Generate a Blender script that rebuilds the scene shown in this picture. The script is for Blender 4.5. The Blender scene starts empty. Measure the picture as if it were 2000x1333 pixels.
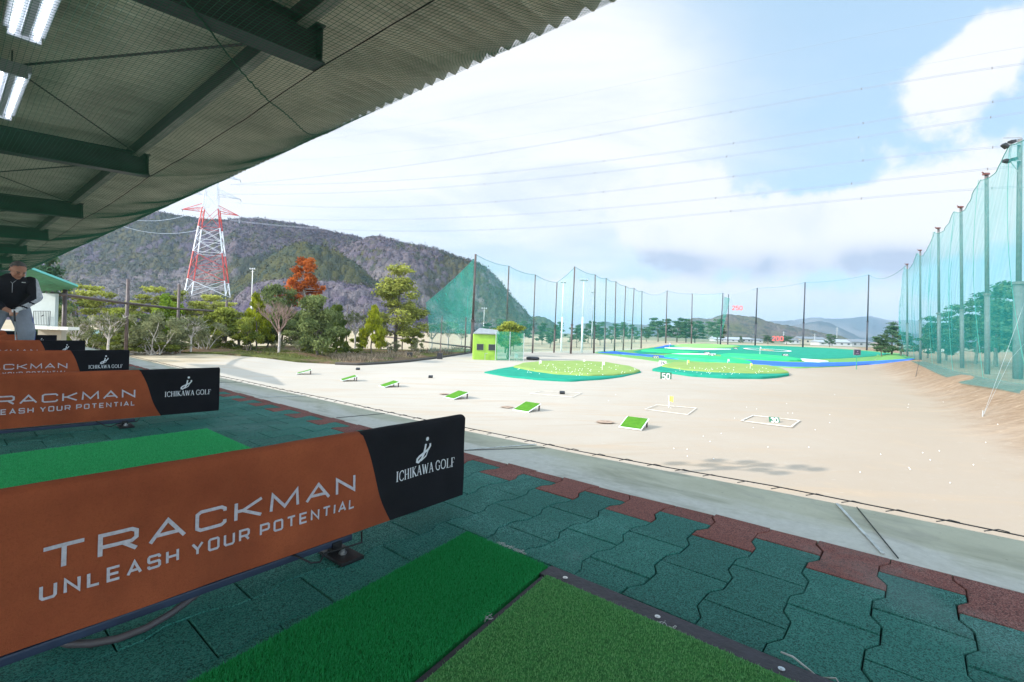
import bpy, bmesh, math, random
import numpy as np
from mathutils import Vector, Matrix, noise as mnoise

rnd = random.Random(7)
rng = np.random.default_rng(11)
S = bpy.context.scene
COL = S.collection
R = math.radians

# ------------------------------------------------------------------ camera, sky, sun, exposure
CAM_Z = 4.0            # the tee deck is an upper floor: deck at 3.3, eye 0.7 above it
DECK_Z = 3.3
FPX, PPX, PPY, ROLL = 944.0, 1000.0, 648.0, R(1.9)
cam_d = bpy.data.cameras.new('camera')
cam = bpy.data.objects.new('camera', cam_d); COL.objects.link(cam)
cam_d.sensor_width = 36.0
cam_d.lens = FPX / 2000.0 * 36.0
cam_d.shift_y = -(666.5 - PPY) / 2000.0
cam_d.clip_start = 0.05; cam_d.clip_end = 20000
cam.matrix_world = Matrix.Translation((0, 0, CAM_Z)) @ Matrix.Rotation(R(90), 4, 'X') @ Matrix.Rotation(ROLL, 4, 'Z')
S.camera = cam
S.view_settings.view_transform = 'Standard'; S.view_settings.look = 'None'
S.view_settings.exposure = 1.62; S.view_settings.gamma = 1.0
S.cycles.use_denoising = True
S.cycles.max_bounces = 8; S.cycles.transparent_max_bounces = 24
S.cycles.diffuse_bounces = 4; S.cycles.volume_bounces = 0
S.cycles.sample_clamp_indirect = 6.0

SUN_EL = R(27)
sun_dir = Vector((-0.94 * math.cos(SUN_EL), -0.34 * math.cos(SUN_EL), math.sin(SUN_EL))).normalized()   # towards the sun
sun_d = bpy.data.lights.new('sun', 'SUN'); sun_d.energy = 2.4; sun_d.angle = R(0.5); sun_d.color = (1.0, 0.962, 0.90)
sun = bpy.data.objects.new('sun', sun_d); COL.objects.link(sun)
sun.rotation_euler = sun_dir.to_track_quat('Z', 'Y').to_euler(); sun.location = (-40, -20, 60)


def ray(px, py):
    dx, dy = px - PPX, py - PPY
    c, s = math.cos(ROLL), math.sin(ROLL)
    return (dx * c + dy * s) / FPX, -(-dx * s + dy * c) / FPX      # (x/y, z/y) of the sight line


# ---- node helpers
class NT:
    def __init__(s, tree):
        s.t = tree; s.n = tree.nodes; s.l = tree.links
    def node(s, typ, ins=None, **kw):
        nd = s.n.new(typ)
        for k, v in kw.items():
            setattr(nd, k, v)
        if ins:
            for k, v in ins.items():
                s.set(nd.inputs[k], v)
        return nd
    def set(s, sock, v):
        if hasattr(v, 'is_output') or isinstance(v, bpy.types.NodeSocket):
            s.l.new(v, sock)
        else:
            sock.default_value = v
    def math(s, op, a, b=None, c=None, clamp=False):
        nd = s.n.new('ShaderNodeMath'); nd.operation = op; nd.use_clamp = clamp
        s.set(nd.inputs[0], a)
        if b is not None: s.set(nd.inputs[1], b)
        if c is not None: s.set(nd.inputs[2], c)
        return nd.outputs[0]
    def noise(s, vec, scale, detail=3, rough=0.5, dist=0.0, out='Fac'):
        nd = s.n.new('ShaderNodeTexNoise')
        nd.inputs['Scale'].default_value = scale; nd.inputs['Detail'].default_value = detail
        nd.inputs['Roughness'].default_value = rough; nd.inputs['Distortion'].default_value = dist
        if vec is not None: s.l.new(vec, nd.inputs['Vector'])
        return nd.outputs[out]
    def ramp(s, fac, stops, interp='LINEAR'):
        nd = s.n.new('ShaderNodeValToRGB'); nd.color_ramp.interpolation = interp
        e = nd.color_ramp.elements
        while len(e) < len(stops): e.new(0.5)
        for i, (p, c) in enumerate(stops):
            e[i].position = p
            e[i].color = (*c, 1) if len(c) == 3 else c
        s.set(nd.inputs[0], fac)
        return nd.outputs[0]
    def mix(s, fac, a, b, blend='MIX'):
        nd = s.n.new('ShaderNodeMix'); nd.data_type = 'RGBA'; nd.blend_type = blend
        s.set(nd.inputs[0], fac)
        for i, v in ((6, a), (7, b)):
            if isinstance(v, tuple) and len(v) == 3: v = (*v, 1)
            s.set(nd.inputs[i], v)
        return nd.outputs[2]
    def sep(s, vec):
        nd = s.n.new('ShaderNodeSeparateXYZ'); s.l.new(vec, nd.inputs[0]); return nd.outputs
    def comb(s, x, y, z):
        nd = s.n.new('ShaderNodeCombineXYZ')
        for i, v in enumerate((x, y, z)): s.set(nd.inputs[i], v)
        return nd.outputs[0]
    def smooth(s, v, a, b):
        nd = s.n.new('ShaderNodeMapRange'); nd.interpolation_type = 'SMOOTHSTEP'
        s.set(nd.inputs[0], v); nd.inputs[1].default_value = a; nd.inputs[2].default_value = b
        return nd.outputs[0]


world = bpy.data.worlds.new('World'); S.world = world; world.use_nodes = True
wt = NT(world.node_tree); wt.n.clear()
sky = wt.node('ShaderNodeTexSky', sky_type='NISHITA', sun_disc=False, sun_elevation=SUN_EL,
              sun_rotation=math.atan2(sun_dir.x, sun_dir.y), air_density=1.0, dust_density=0.6, ozone_density=1.2)
tc = wt.node('ShaderNodeTexCoord')
sx, sy, sz = wt.sep(tc.outputs['Generated'])
# clouds live on a flat layer overhead plus a bank of cumulus low in the distance, all by direction
up = wt.math('ADD', wt.math('ABSOLUTE', sz), 0.16)
layer = wt.comb(wt.math('DIVIDE', sx, up), wt.math('DIVIDE', sy, up), 0.0)
n_big = wt.noise(layer, 0.55, 5, 0.55, 0.6)
n_fine = wt.noise(layer, 1.7, 6, 0.6, 0.3)
n_dir = wt.noise(tc.outputs['Generated'], 5.0, 7, 0.58, 0.25)
n_dir2 = wt.noise(tc.outputs['Generated'], 16.0, 6, 0.6)
yy = wt.math('MAXIMUM', sy, 0.05)
ta = wt.math('DIVIDE', sx, yy); te = wt.math('DIVIDE', sz, yy)


def blob(px, py, rx, ry, tilt=0.0):
    a, e = ray(px, py)
    da = wt.math('SUBTRACT', ta, a); de = wt.math('SUBTRACT', te, e)
    c, s_ = math.cos(tilt), math.sin(tilt)
    p = wt.math('ADD', wt.math('MULTIPLY', da, c), wt.math('MULTIPLY', de, s_))
    q = wt.math('SUBTRACT', wt.math('MULTIPLY', de, c), wt.math('MULTIPLY', da, s_))
    p = wt.math('MULTIPLY', p, FPX / rx); q = wt.math('MULTIPLY', q, FPX / ry)
    d = wt.math('ADD', wt.math('MULTIPLY', p, p), wt.math('MULTIPLY', q, q))
    return wt.math('POWER', 2.718, wt.math('MULTIPLY', d, -1.0))


def addall(lst):
    r = lst[0]
    for v in lst[1:]: r = wt.math('ADD', r, v)
    return r


cum = addall([blob(1320, 455, 100, 60), blob(1470, 460, 170, 70), blob(1680, 450, 200, 75), blob(1880, 400, 190, 85, 0.2),
              blob(1900, 130, 170, 75, 0.62), blob(1180, 585, 380, 36), blob(1600, 600, 330, 36), blob(1290, 365, 150, 40, 0.2)])
cum_d = wt.math('ADD', cum, wt.math('MULTIPLY', wt.math('SUBTRACT', n_dir, 0.5), 1.15))
cum_d = wt.math('ADD', cum_d, wt.math('MULTIPLY', wt.math('SUBTRACT', n_dir2, 0.5), 1.0))
cum_m = wt.smooth(cum_d, 0.30, 0.60)
veil = addall([blob(760, 150, 520, 280), blob(200, 200, 600, 500), blob(1150, 250, 230, 260, 0.3)])
veil_d = wt.math('ADD', wt.math('MULTIPLY', veil, 0.85), wt.math('MULTIPLY', wt.math('SUBTRACT', wt.math('ADD', wt.math('MULTIPLY', n_big, 0.6), wt.math('MULTIPLY', n_fine, 0.4)), 0.45), 1.3))
behind = wt.smooth(sy, 0.25, -0.1)
veil_d = wt.math('ADD', veil_d, wt.math('MULTIPLY', behind, 0.35))
veil_m = wt.math('MULTIPLY', wt.smooth(veil_d, 0.0, 0.9), 0.95)
grey = addall([blob(1480, 522, 230, 28), blob(1290, 508, 80, 20), blob(1760, 512, 150, 30)])
grey2 = blob(960, 235, 230, 90, 0.3)
grey_m = wt.math('MULTIPLY', wt.math('ADD', wt.math('MULTIPLY', grey, 1.5), wt.math('MULTIPLY', grey2, 0.35)), wt.smooth(n_dir, 0.25, 0.7), clamp=True)
SKYK = 0.11
skycol = wt.mix(0.85, sky.outputs[0], (1.46, 2.10, 2.66))
cloudcol = wt.mix(grey_m, (3.05, 3.05, 3.06), (1.62, 1.86, 2.28))
cloudcol = wt.mix(wt.math('MULTIPLY', wt.smooth(n_big, 0.35, 0.75), 0.35), cloudcol, (2.45, 2.68, 2.95))
streak = wt.smooth(wt.noise(wt.comb(wt.math('MULTIPLY', wt.sep(layer)[0], 0.8), wt.math('MULTIPLY', wt.sep(layer)[1], 1.6), 0.3), 1.3, 6, 0.62, 0.8), 0.35, 0.72)
veilcol = wt.mix(streak, (3.12, 3.14, 3.18), (2.42, 2.62, 2.86))
c1 = wt.mix(veil_m, skycol, veilcol)
puff = wt.math('MULTIPLY', wt.smooth(wt.math('ADD', wt.math('MULTIPLY', n_dir, 0.6), wt.math('MULTIPLY', n_dir2, 0.4)), 0.50, 0.36), 0.55)
cloudcol = wt.mix(puff, cloudcol, (2.35, 2.55, 2.82))
c2 = wt.mix(cum_m, c1, cloudcol)
# sky brightened overhead and behind the tee, out of frame, to fill the deck
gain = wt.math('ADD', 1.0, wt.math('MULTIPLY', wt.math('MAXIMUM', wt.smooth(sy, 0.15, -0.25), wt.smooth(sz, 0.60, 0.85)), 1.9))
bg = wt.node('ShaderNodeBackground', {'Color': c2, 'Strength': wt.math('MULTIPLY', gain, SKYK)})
wo = wt.node('ShaderNodeOutputWorld'); wt.l.new(bg.outputs[0], wo.inputs[0])


# ------------------------------------------------------------------ helpers
def tag(o, label=None, cat=None, group=None, kind=None):
    if label: o['label'] = label
    if cat: o['category'] = cat
    if group: o['group'] = group
    if kind: o['kind'] = kind
    return o


def thing(name, loc, label, cat, group=None, rz=0.0):
    o = bpy.data.objects.new(name, None); COL.objects.link(o)
    o.location = loc; o.rotation_euler = (0, 0, rz); o.empty_display_size = 0.2
    return tag(o, label, cat, group)


def copy_tree(o, parent=None):
    c = o.copy(); COL.objects.link(c); c.parent = parent
    for ch in list(o.children): copy_tree(ch, c)
    return c


class MB:
    """collects faces and links them as one mesh object"""
    def __init__(s):
        s.v = []; s.f = []; s.m = []; s.tint = None
    def add(s, vs, fs, mi=0):
        b = len(s.v); s.v.extend([tuple(v) for v in vs])
        for f in fs: s.f.append(tuple(b + i for i in f)); s.m.append(mi)
    def box(s, c, size, rot=None, mi=0, bev=0.0):
        hx, hy, hz = size[0] / 2, size[1] / 2, size[2] / 2
        if bev <= 0:
            pts = [(-hx, -hy, -hz), (hx, -hy, -hz), (hx, hy, -hz), (-hx, hy, -hz), (-hx, -hy, hz), (hx, -hy, hz), (hx, hy, hz), (-hx, hy, hz)]
            fs = [(0, 3, 2, 1), (4, 5, 6, 7), (0, 1, 5, 4), (1, 2, 6, 5), (2, 3, 7, 6), (3, 0, 4, 7)]
        else:
            bm = bmesh.new(); bmesh.ops.create_cube(bm, size=1.0)
            for v in bm.verts: v.co = Vector((v.co.x * size[0], v.co.y * size[1], v.co.z * size[2]))
            bmesh.ops.bevel(bm, geom=bm.edges[:], offset=bev, segments=2, affect='EDGES', profile=0.7)
            bm.verts.index_update()
            pts = [tuple(v.co) for v in bm.verts]; fs = [tuple(v.index for v in f.verts) for f in bm.faces]; bm.free()
        M = rot if rot is not None else Matrix.Identity(3)
        c = Vector(c)
        s.add([M @ Vector(p) + c for p in pts], fs, mi)
    def bar(s, p0, p1, w, h, mi=0, up=(0, 0, 1)):
        p0, p1 = Vector(p0), Vector(p1); d = p1 - p0
        y = d.normalized(); x = y.cross(Vector(up))
        if x.length < 1e-5: x = y.cross(Vector((1, 0, 0)))
        x.normalize(); z = x.cross(y)
        M = Matrix((x, y, z)).transposed()
        s.box((p0 + p1) / 2, (w, d.length, h), M, mi)
    def tube(s, pts, rad, n=8, mi=0, cap=True):
        pts = [Vector(p) for p in pts]
        if not isinstance(rad, (list, tuple)): rad = [rad] * len(pts)
        b = len(s.v); prev = None
        for i, p in enumerate(pts):
            d = (pts[min(i + 1, len(pts) - 1)] - pts[max(i - 1, 0)]).normalized()
            if prev is None:
                x = d.cross(Vector((0, 0, 1)))
                if x.length < 1e-3: x = d.cross(Vector((1, 0, 0)))
            else:
                x = prev - d * prev.dot(d)
                if x.length < 1e-6: x = d.cross(Vector((1, 0, 0)))
            x.normalize(); y = d.cross(x); prev = x
            for k in range(n):
                a = 2 * math.pi * k / n
                s.v.append(tuple(p + (x * math.cos(a) + y * math.sin(a)) * rad[i]))
        for i in range(len(pts) - 1):
            for k in range(n):
                k2 = (k + 1) % n
                s.f.append((b + i * n + k, b + i * n + k2, b + (i + 1) * n + k2, b + (i + 1) * n + k)); s.m.append(mi)
        if cap:
            s.f.append(tuple(b + k for k in range(n))[::-1]); s.m.append(mi)
            e = b + (len(pts) - 1) * n
            s.f.append(tuple(e + k for k in range(n))); s.m.append(mi)
    def prism(s, poly, z0, z1, mi=0):
        n = len(poly)
        vs = [(x, y, z0) for x, y in poly] + [(x, y, z1) for x, y in poly]
        fs = [tuple(range(n))[::-1], tuple(range(n, 2 * n))] + [(i, (i + 1) % n, n + (i + 1) % n, n + i) for i in range(n)]
        s.add(vs, fs, mi)
    def ball(s, c, r, seg=10, rings=6, mi=0, squash=(1, 1, 1)):
        vs = [(c[0], c[1], c[2] - r * squash[2])]
        for i in range(1, rings):
            t = math.pi * i / rings - math.pi / 2
            for k in range(seg):
                a = 2 * math.pi * k / seg
                vs.append((c[0] + r * squash[0] * math.cos(t) * math.cos(a), c[1] + r * squash[1] * math.cos(t) * math.sin(a), c[2] + r * squash[2] * math.sin(t)))
        vs.append((c[0], c[1], c[2] + r * squash[2])); fs = []
        for k in range(seg): fs.append((0, 1 + (k + 1) % seg, 1 + k))
        for i in range(rings - 2):
            for k in range(seg):
                a = 1 + i * seg + k; b_ = 1 + i * seg + (k + 1) % seg
                fs.append((a, b_, b_ + seg, a + seg))
        l = len(vs) - 1
        for k in range(seg): fs.append((l, 1 + (rings - 2) * seg + k, 1 + (rings - 2) * seg + (k + 1) % seg))
        s.add(vs, fs, mi)
    def build(s, name, mats, parent=None, sub=None, smooth=False):
        if not isinstance(mats, (list, tuple)): mats = [mats]
        me = bpy.data.meshes.new(name)
        v = s.v
        if sub is not None:
            sv = Vector(sub); v = [(a - sv.x, b - sv.y, c - sv.z) for a, b, c in v]
        me.from_pydata(v, [], s.f)
        for m in mats: me.materials.append(m)
        if len(mats) > 1: me.polygons.foreach_set('material_index', s.m)
        if smooth: me.polygons.foreach_set('use_smooth', [True] * len(s.f))
        me.update()
        o = bpy.data.objects.new(name, me); COL.objects.link(o)
        if parent is not None: o.parent = parent
        return o


def np_mesh(name, V, Fq, mat, parent=None, attrs=None, smooth=False, mats=None, mi=None):
    """mesh from numpy arrays of verts and equal-sized faces"""
    me = bpy.data.meshes.new(name)
    V = np.ascontiguousarray(V, dtype=np.float32); Fq = np.ascontiguousarray(Fq, dtype=np.int32)
    k = Fq.shape[1]
    me.vertices.add(len(V)); me.vertices.foreach_set('co', V.ravel())
    me.loops.add(Fq.size); me.loops.foreach_set('vertex_index', Fq.ravel())
    me.polygons.add(len(Fq)); me.polygons.foreach_set('loop_start', np.arange(0, Fq.size, k, dtype=np.int32))
    for m in (mats or [mat]): me.materials.append(m)
    if mi is not None: me.polygons.foreach_set('material_index', np.asarray(mi, dtype=np.int32))
    if smooth: me.polygons.foreach_set('use_smooth', np.ones(len(Fq), dtype=bool))
    for nm, (dom, arr) in (attrs or {}).items():
        if arr.ndim == 1:
            a = me.attributes.new(nm, 'FLOAT', dom); a.data.foreach_set('value', arr.astype(np.float32))
        else:
            a = me.attributes.new(nm, 'FLOAT_COLOR', dom)
            c = np.ones((len(arr), 4), dtype=np.float32); c[:, :3] = arr
            a.data.foreach_set('color', c.ravel())
    me.update(calc_edges=True); me.validate()
    o = bpy.data.objects.new(name, me); COL.objects.link(o)
    if parent is not None: o.parent = parent
    return o


def sstep(a, b, x):
    t = np.clip((x - a) / (b - a), 0, 1); return t * t * (3 - 2 * t)


def vnoise(x, y, seed=0):
    """value noise on numpy arrays, -1..1"""
    xi = np.floor(x).astype(np.int64); yi = np.floor(y).astype(np.int64)
    fx = x - xi; fy = y - yi
    def h(a, b):
        n = (a * 374761393 + b * 668265263 + seed * 1442695041) & 0x7fffffff
        n = ((n ^ (n >> 13)) * 1274126177) & 0x7fffffff
        return ((n ^ (n >> 16)) & 0xffff) / 32767.5 - 1
    u = fx * fx * (3 - 2 * fx); v = fy * fy * (3 - 2 * fy)
    return (h(xi, yi) * (1 - u) + h(xi + 1, yi) * u) * (1 - v) + (h(xi, yi + 1) * (1 - u) + h(xi + 1, yi + 1) * u) * v


def fbm(x, y, oct=4, seed=0):
    r = 0; a = 0.5
    for i in range(oct):
        r = r + a * vnoise(x, y, seed + i * 17); x = x * 2.03 + 13.1; y = y * 2.03 + 7.7; a *= 0.5
    return r


# ------------------------------------------------------------------ ground shape
NETN = (0.83, -0.56); NETP = (43.9, 44.8)


def gz(x, y):
    """height of the land, numpy or floats"""
    x = np.asarray(x, dtype=float); y = np.asarray(y, dtype=float)
    rise = 2.0 * sstep(78, 155, y)
    s_ = (x - NETP[0]) * NETN[0] + (y - NETP[1]) * NETN[1]
    mound = (1.55 + 0.25 * fbm(x * .13, y * .13, 3, 5)) * sstep(-6.5, -0.8, s_ + 1.2 * fbm(x * .1, y * .1, 2, 3)) * sstep(8, 26, y) * (1 - sstep(150, 220, y))
    left = 0.5 * sstep(-19, -26, x) * sstep(30, 45, y) * (1 - sstep(60, 90, y))
    return np.maximum(rise, mound) + left


def G(px, py):
    """where the sight line through a photo pixel meets the land"""
    a, e = ray(px, py)
    t = 3.0; prev = 3.0
    while t < 900:
        if CAM_Z + e * t <= float(gz(a * t, t)):
            lo, hi = prev, t
            for _ in range(30):
                m = (lo + hi) / 2
                if CAM_Z + e * m <= float(gz(a * m, m)): hi = m
                else: lo = m
            return Vector((a * hi, hi, float(gz(a * hi, hi))))
        prev = t; t += max(0.3, t * 0.01)
    return Vector((a * 300, 300, float(gz(a * 300, 300))))


def at(px, py, y):
    a, e = ray(px, py); return Vector((a * y, y, CAM_Z + e * y))


def onland(x, y): return Vector((x, y, float(gz(x, y))))


# deck frame: n points out over the field, u runs along the tee line to the far left
ANG = R(50)
NV = Vector((math.cos(ANG), math.sin(ANG), 0)); UV_ = Vector((-math.sin(ANG), math.cos(ANG), 0))


def W(n, u, z=0.0): return NV * n + UV_ * u + Vector((0, 0, DECK_Z + z))


# ------------------------------------------------------------------ materials
MATS = {}


def mat(name, color, rough=0.7, metal=0.0, spec=0.5, noise_scale=None, noise_amt=0.25, bump=0.0, bump_scale=None, emit=None, color2=None, coord='Object', detail=4):
    m = bpy.data.materials.new(name); m.use_nodes = True
    t = NT(m.node_tree); b = t.n['Principled BSDF']
    b.inputs['Roughness'].default_value = rough; b.inputs['Metallic'].default_value = metal
    b.inputs['Specular IOR Level'].default_value = spec
    b.inputs['Base Color'].default_value = (*color, 1)
    tcn = t.node('ShaderNodeTexCoord')
    if noise_scale:
        f = t.noise(tcn.outputs[coord], noise_scale, detail, 0.6)
        c2 = color2 or tuple(c * (1 - noise_amt) for c in color)
        c1 = color if color2 else tuple(min(1, c * (1 + noise_amt)) for c in color)
        t.l.new(t.ramp(f, [(0.3, c2), (0.7, c1)]), b.inputs['Base Color'])
    if bump:
        f2 = t.noise(tcn.outputs[coord], bump_scale or 40, 4, 0.6)
        bn = t.node('ShaderNodeBump', {'Strength': bump, 'Distance': 0.02, 'Height': f2})
        t.l.new(bn.outputs[0], b.inputs['Normal'])
    if emit:
        b.inputs['Emission Color'].default_value = (*emit[0], 1); b.inputs['Emission Strength'].default_value = emit[1]
    MATS[name] = m
    return m


def foliage(name, dark, light, trans=0.25):
    m = bpy.data.materials.new(name); m.use_nodes = True
    t = NT(m.node_tree); t.n.clear()
    at_ = t.node('ShaderNodeAttribute', attribute_name='tint')
    oi = t.node('ShaderNodeObjectInfo')
    f = t.math('ADD', t.math('MULTIPLY', at_.outputs['Fac'], 0.85), t.math('MULTIPLY', oi.outputs['Random'], 0.15))
    c = t.ramp(f, [(0.0, dark), (1.0, light)])
    d = t.node('ShaderNodeBsdfDiffuse', {'Color': c, 'Roughness': 0.6})
    tr = t.node('ShaderNodeBsdfTranslucent', {'Color': c})
    mx = t.node('ShaderNodeMixShader', {0: trans, 1: d.outputs[0], 2: tr.outputs[0]})
    o = t.node('ShaderNodeOutputMaterial'); t.l.new(mx.outputs[0], o.inputs[0])
    return m


def netting(name, col, alpha, streak=0.35):
    """fine net seen from far: threads finer than a pixel, so a share of the light passes straight through"""
    m = bpy.data.materials.new(name); m.use_nodes = True
    t = NT(m.node_tree); t.n.clear()
    tcn = t.node('ShaderNodeTexCoord')
    x, y, z = t.sep(tcn.outputs['Object'])
    v = t.comb(t.math('MULTIPLY', x, 1.3), t.math('MULTIPLY', y, 1.3), t.math('MULTIPLY', z, 0.06))
    f = t.noise(v, 0.9, 4, 0.6)
    a = t.math('MULTIPLY', t.math('ADD', 1 - streak, t.math('MULTIPLY', f, 2 * streak)), alpha, clamp=True)
    d = t.node('ShaderNodeBsdfDiffuse', {'Color': (*col, 1)})
    tl = t.node('ShaderNodeBsdfTranslucent', {'Color': (*col, 1)})
    m1 = t.node('ShaderNodeMixShader', {0: 0.45, 1: d.outputs[0], 2: tl.outputs[0]})
    tp = t.node('ShaderNodeBsdfTransparent')
    m2 = t.node('ShaderNodeMixShader', {0: a, 1: tp.outputs[0], 2: m1.outputs[0]})
    o = t.node('ShaderNodeOutputMaterial'); t.l.new(m2.outputs[0], o.inputs[0])
    return m


M_white = mat('white_paint', (0.78, 0.78, 0.76), 0.5, noise_scale=6, noise_amt=0.06)
M_black = mat('black_metal', (0.015, 0.015, 0.017), 0.5, noise_scale=20)
M_steel = mat('bolt_steel', (0.55, 0.55, 0.55), 0.3, 0.9)
M_polebrown = mat('brown_pole_paint', (0.085, 0.058, 0.052), 0.55, noise_scale=3, noise_amt=0.3)
M_polegrey = mat('grey_pole_paint', (0.13, 0.125, 0.12), 0.55, noise_scale=3, noise_amt=0.25)
M_poledark = mat('dark_pole_paint', (0.03, 0.034, 0.045), 0.55, noise_scale=3)
M_galv = mat('galvanised_steel', (0.42, 0.43, 0.44), 0.45, 0.4, noise_scale=4, noise_amt=0.15)
M_bark = mat('bark', (0.12, 0.095, 0.075), 0.95, noise_scale=4, noise_amt=0.4, bump=0.5, bump_scale=14)
M_palebark = mat('pale_bark', (0.46, 0.41, 0.36), 0.95, noise_scale=5, noise_amt=0.35, bump=0.4, bump_scale=14)
M_twig = mat('reddish_twig', (0.27, 0.175, 0.14), 0.9, noise_scale=3, noise_amt=0.3)
M_rope = mat('black_rope', (0.012, 0.014, 0.013), 0.9)
M_netrope = mat('net_rope', (0.04, 0.22, 0.18), 0.8)
M_net = netting('green_net', (0.10, 0.58, 0.48), 0.17)
M_netdense = netting('green_net_doubled', (0.05, 0.40, 0.31), 0.52, 0.5)
M_netfar = netting('far_net', (0.06, 0.33, 0.30), 0.06)

# ------------------------------------------------------------------ ground
def ground_material():
    m = bpy.data.materials.new('sand_ground'); m.use_nodes = True
    t = NT(m.node_tree); b = t.n['Principled BSDF']
    b.inputs['Roughness'].default_value = 0.95; b.inputs['Specular IOR Level'].default_value = 0.1
    g = t.node('ShaderNodeNewGeometry'); P = g.outputs['Position']
    x, y, z = t.sep(P)
    big = t.noise(P, 0.05, 4, 0.6, 0.5); med = t.noise(P, 0.35, 5, 0.65); fine = t.noise(P, 3.0, 5, 0.7); grit = t.noise(P, 22.0, 3, 0.7)
    base = t.ramp(big, [(0.3, (0.375, 0.325, 0.265)), (0.7, (0.445, 0.395, 0.335))])
    # the soil turns redder towards the right-hand bank
    s_ = t.math('ADD', t.math('MULTIPLY', t.math('SUBTRACT', x, NETP[0]), NETN[0]), t.math('MULTIPLY', t.math('SUBTRACT', y, NETP[1]), NETN[1]))
    red = t.smooth(t.math('ADD', s_, t.math('MULTIPLY', t.math('SUBTRACT', med, 0.5), 14.0)), -34.0, -4.0)
    base = t.mix(t.math('MULTIPLY', red, 0.80), base, (0.325, 0.245, 0.175))
    bank = t.smooth(t.math('ADD', s_, t.math('MULTIPLY', t.math('SUBTRACT', med, 0.5), 5.0)), -7.0, -3.0)
    bank = t.math('MULTIPLY', bank, t.smooth(y, 10.0, 16.0))
    grass = t.ramp(fine, [(0.3, (0.16, 0.095, 0.055)), (0.55, (0.25, 0.16, 0.095)), (0.75, (0.34, 0.235, 0.145))])
    base = t.mix(t.math('MULTIPLY', bank, 0.85), base, grass)
    # worn, raked and damp patches, tyre-like streaks
    st = t.noise(t.comb(t.math('MULTIPLY', x, 0.10), t.math('MULTIPLY', y, 0.9), 0.0), 1.0, 5, 0.65, 0.4)
    base = t.mix(t.math('MULTIPLY', t.smooth(st, 0.50, 0.72), 0.55), base, (0.40, 0.29, 0.195))
    base = t.mix(t.math('MULTIPLY', t.smooth(med, 0.56, 0.78), 0.42), base, (0.43, 0.32, 0.22))
    base = t.mix(t.math('MULTIPLY', t.smooth(grit, 0.60, 0.76), 0.40), base, (0.30, 0.22, 0.15))
    base = t.mix(t.math('MULTIPLY', t.smooth(fine, 0.58, 0.80), 0.32), base, (0.55, 0.50, 0.43))
    trk = t.noise(t.comb(t.math('MULTIPLY', t.math('ADD', x, t.math('MULTIPLY', y, .45)), 0.06), t.math('MULTIPLY', t.math('SUBTRACT', y, t.math('MULTIPLY', x, .3)), 1.5), 4.0), 1.0, 4, 0.7, 0.3)
    base = t.mix(t.math('MULTIPLY', t.smooth(trk, 0.54, 0.70), 0.42), base, (0.34, 0.26, 0.185))
    base = t.mix(t.math('MULTIPLY', t.smooth(t.noise(P, 9.0, 3, 0.6), 0.70, 0.76), 0.55), base, (0.20, 0.15, 0.11))
    # land beyond the range: winter turf, then fields
    rough = t.ramp(med, [(0.3, (0.30, 0.22, 0.13)), (0.6, (0.42, 0.33, 0.21)), (0.8, (0.50, 0.42, 0.29))])
    lw = t.smooth(t.math('ADD', x, t.math('MULTIPLY', t.math('SUBTRACT', med, 0.5), 8.0)), -24.0, -30.0)
    base = t.mix(t.math('MULTIPLY', lw, 0.8), base, rough)
    ln_ = t.math('ADD', t.math('MULTIPLY', t.math('ADD', x, 6.7), -0.646), t.math('MULTIPLY', t.math('SUBTRACT', y, 84.0), 0.763))
    outl = t.math('MULTIPLY', t.smooth(t.math('ADD', ln_, t.math('MULTIPLY', t.math('SUBTRACT', med, 0.5), 5.0)), -0.5, 1.5), t.smooth(y, 62.0, 70.0))
    base = t.mix(t.math('MULTIPLY', outl, 0.85), base, t.mix(0.35, rough, (0.36, 0.30, 0.21)))
    far = t.smooth(y, 215.0, 235.0)
    base = t.mix(far, base, t.ramp(big, [(0.35, (0.10, 0.13, 0.07)), (0.6, (0.24, 0.21, 0.14))]))
    t.l.new(base, b.inputs['Base Color'])
    h = t.math('ADD', t.math('MULTIPLY', fine, 0.6), t.math('MULTIPLY', grit, 0.25))
    bn = t.node('ShaderNodeBump', {'Strength': 0.35, 'Distance': 0.06, 'Height': h}); t.l.new(bn.outputs[0], b.inputs['Normal'])
    return m


def axis(lo, hi, step, far_lo, far_hi):
    mid = list(np.arange(lo, hi + 1e-6, step)); a = []; v = lo; s_ = step
    while v > far_lo: s_ *= 1.35; v -= s_; a.append(v)
    b = []; v = hi; s_ = step
    while v < far_hi: s_ *= 1.35; v += s_; b.append(v)
    return np.array(a[::-1] + mid + b)


xs = axis(-60, 120, 1.0, -7000, 7000); ys = axis(-6, 170, 1.0, -400, 9000)
GX, GY = np.meshgrid(xs, ys)
GZ = gz(GX, GY) + 0.035 * fbm(GX * .45, GY * .45, 3, 9) * (np.abs(GX) < 200) * (GY < 200)
nx, ny = len(xs), len(ys)
ii = np.arange(nx * ny).reshape(ny, nx)
FQ = np.stack([ii[:-1, :-1], ii[:-1, 1:], ii[1:, 1:], ii[1:, :-1]], -1).reshape(-1, 4)
tag(np_mesh('ground', np.stack([GX, GY, GZ], -1).reshape(-1, 3), FQ, ground_material(), smooth=True), kind='structure')


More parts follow.
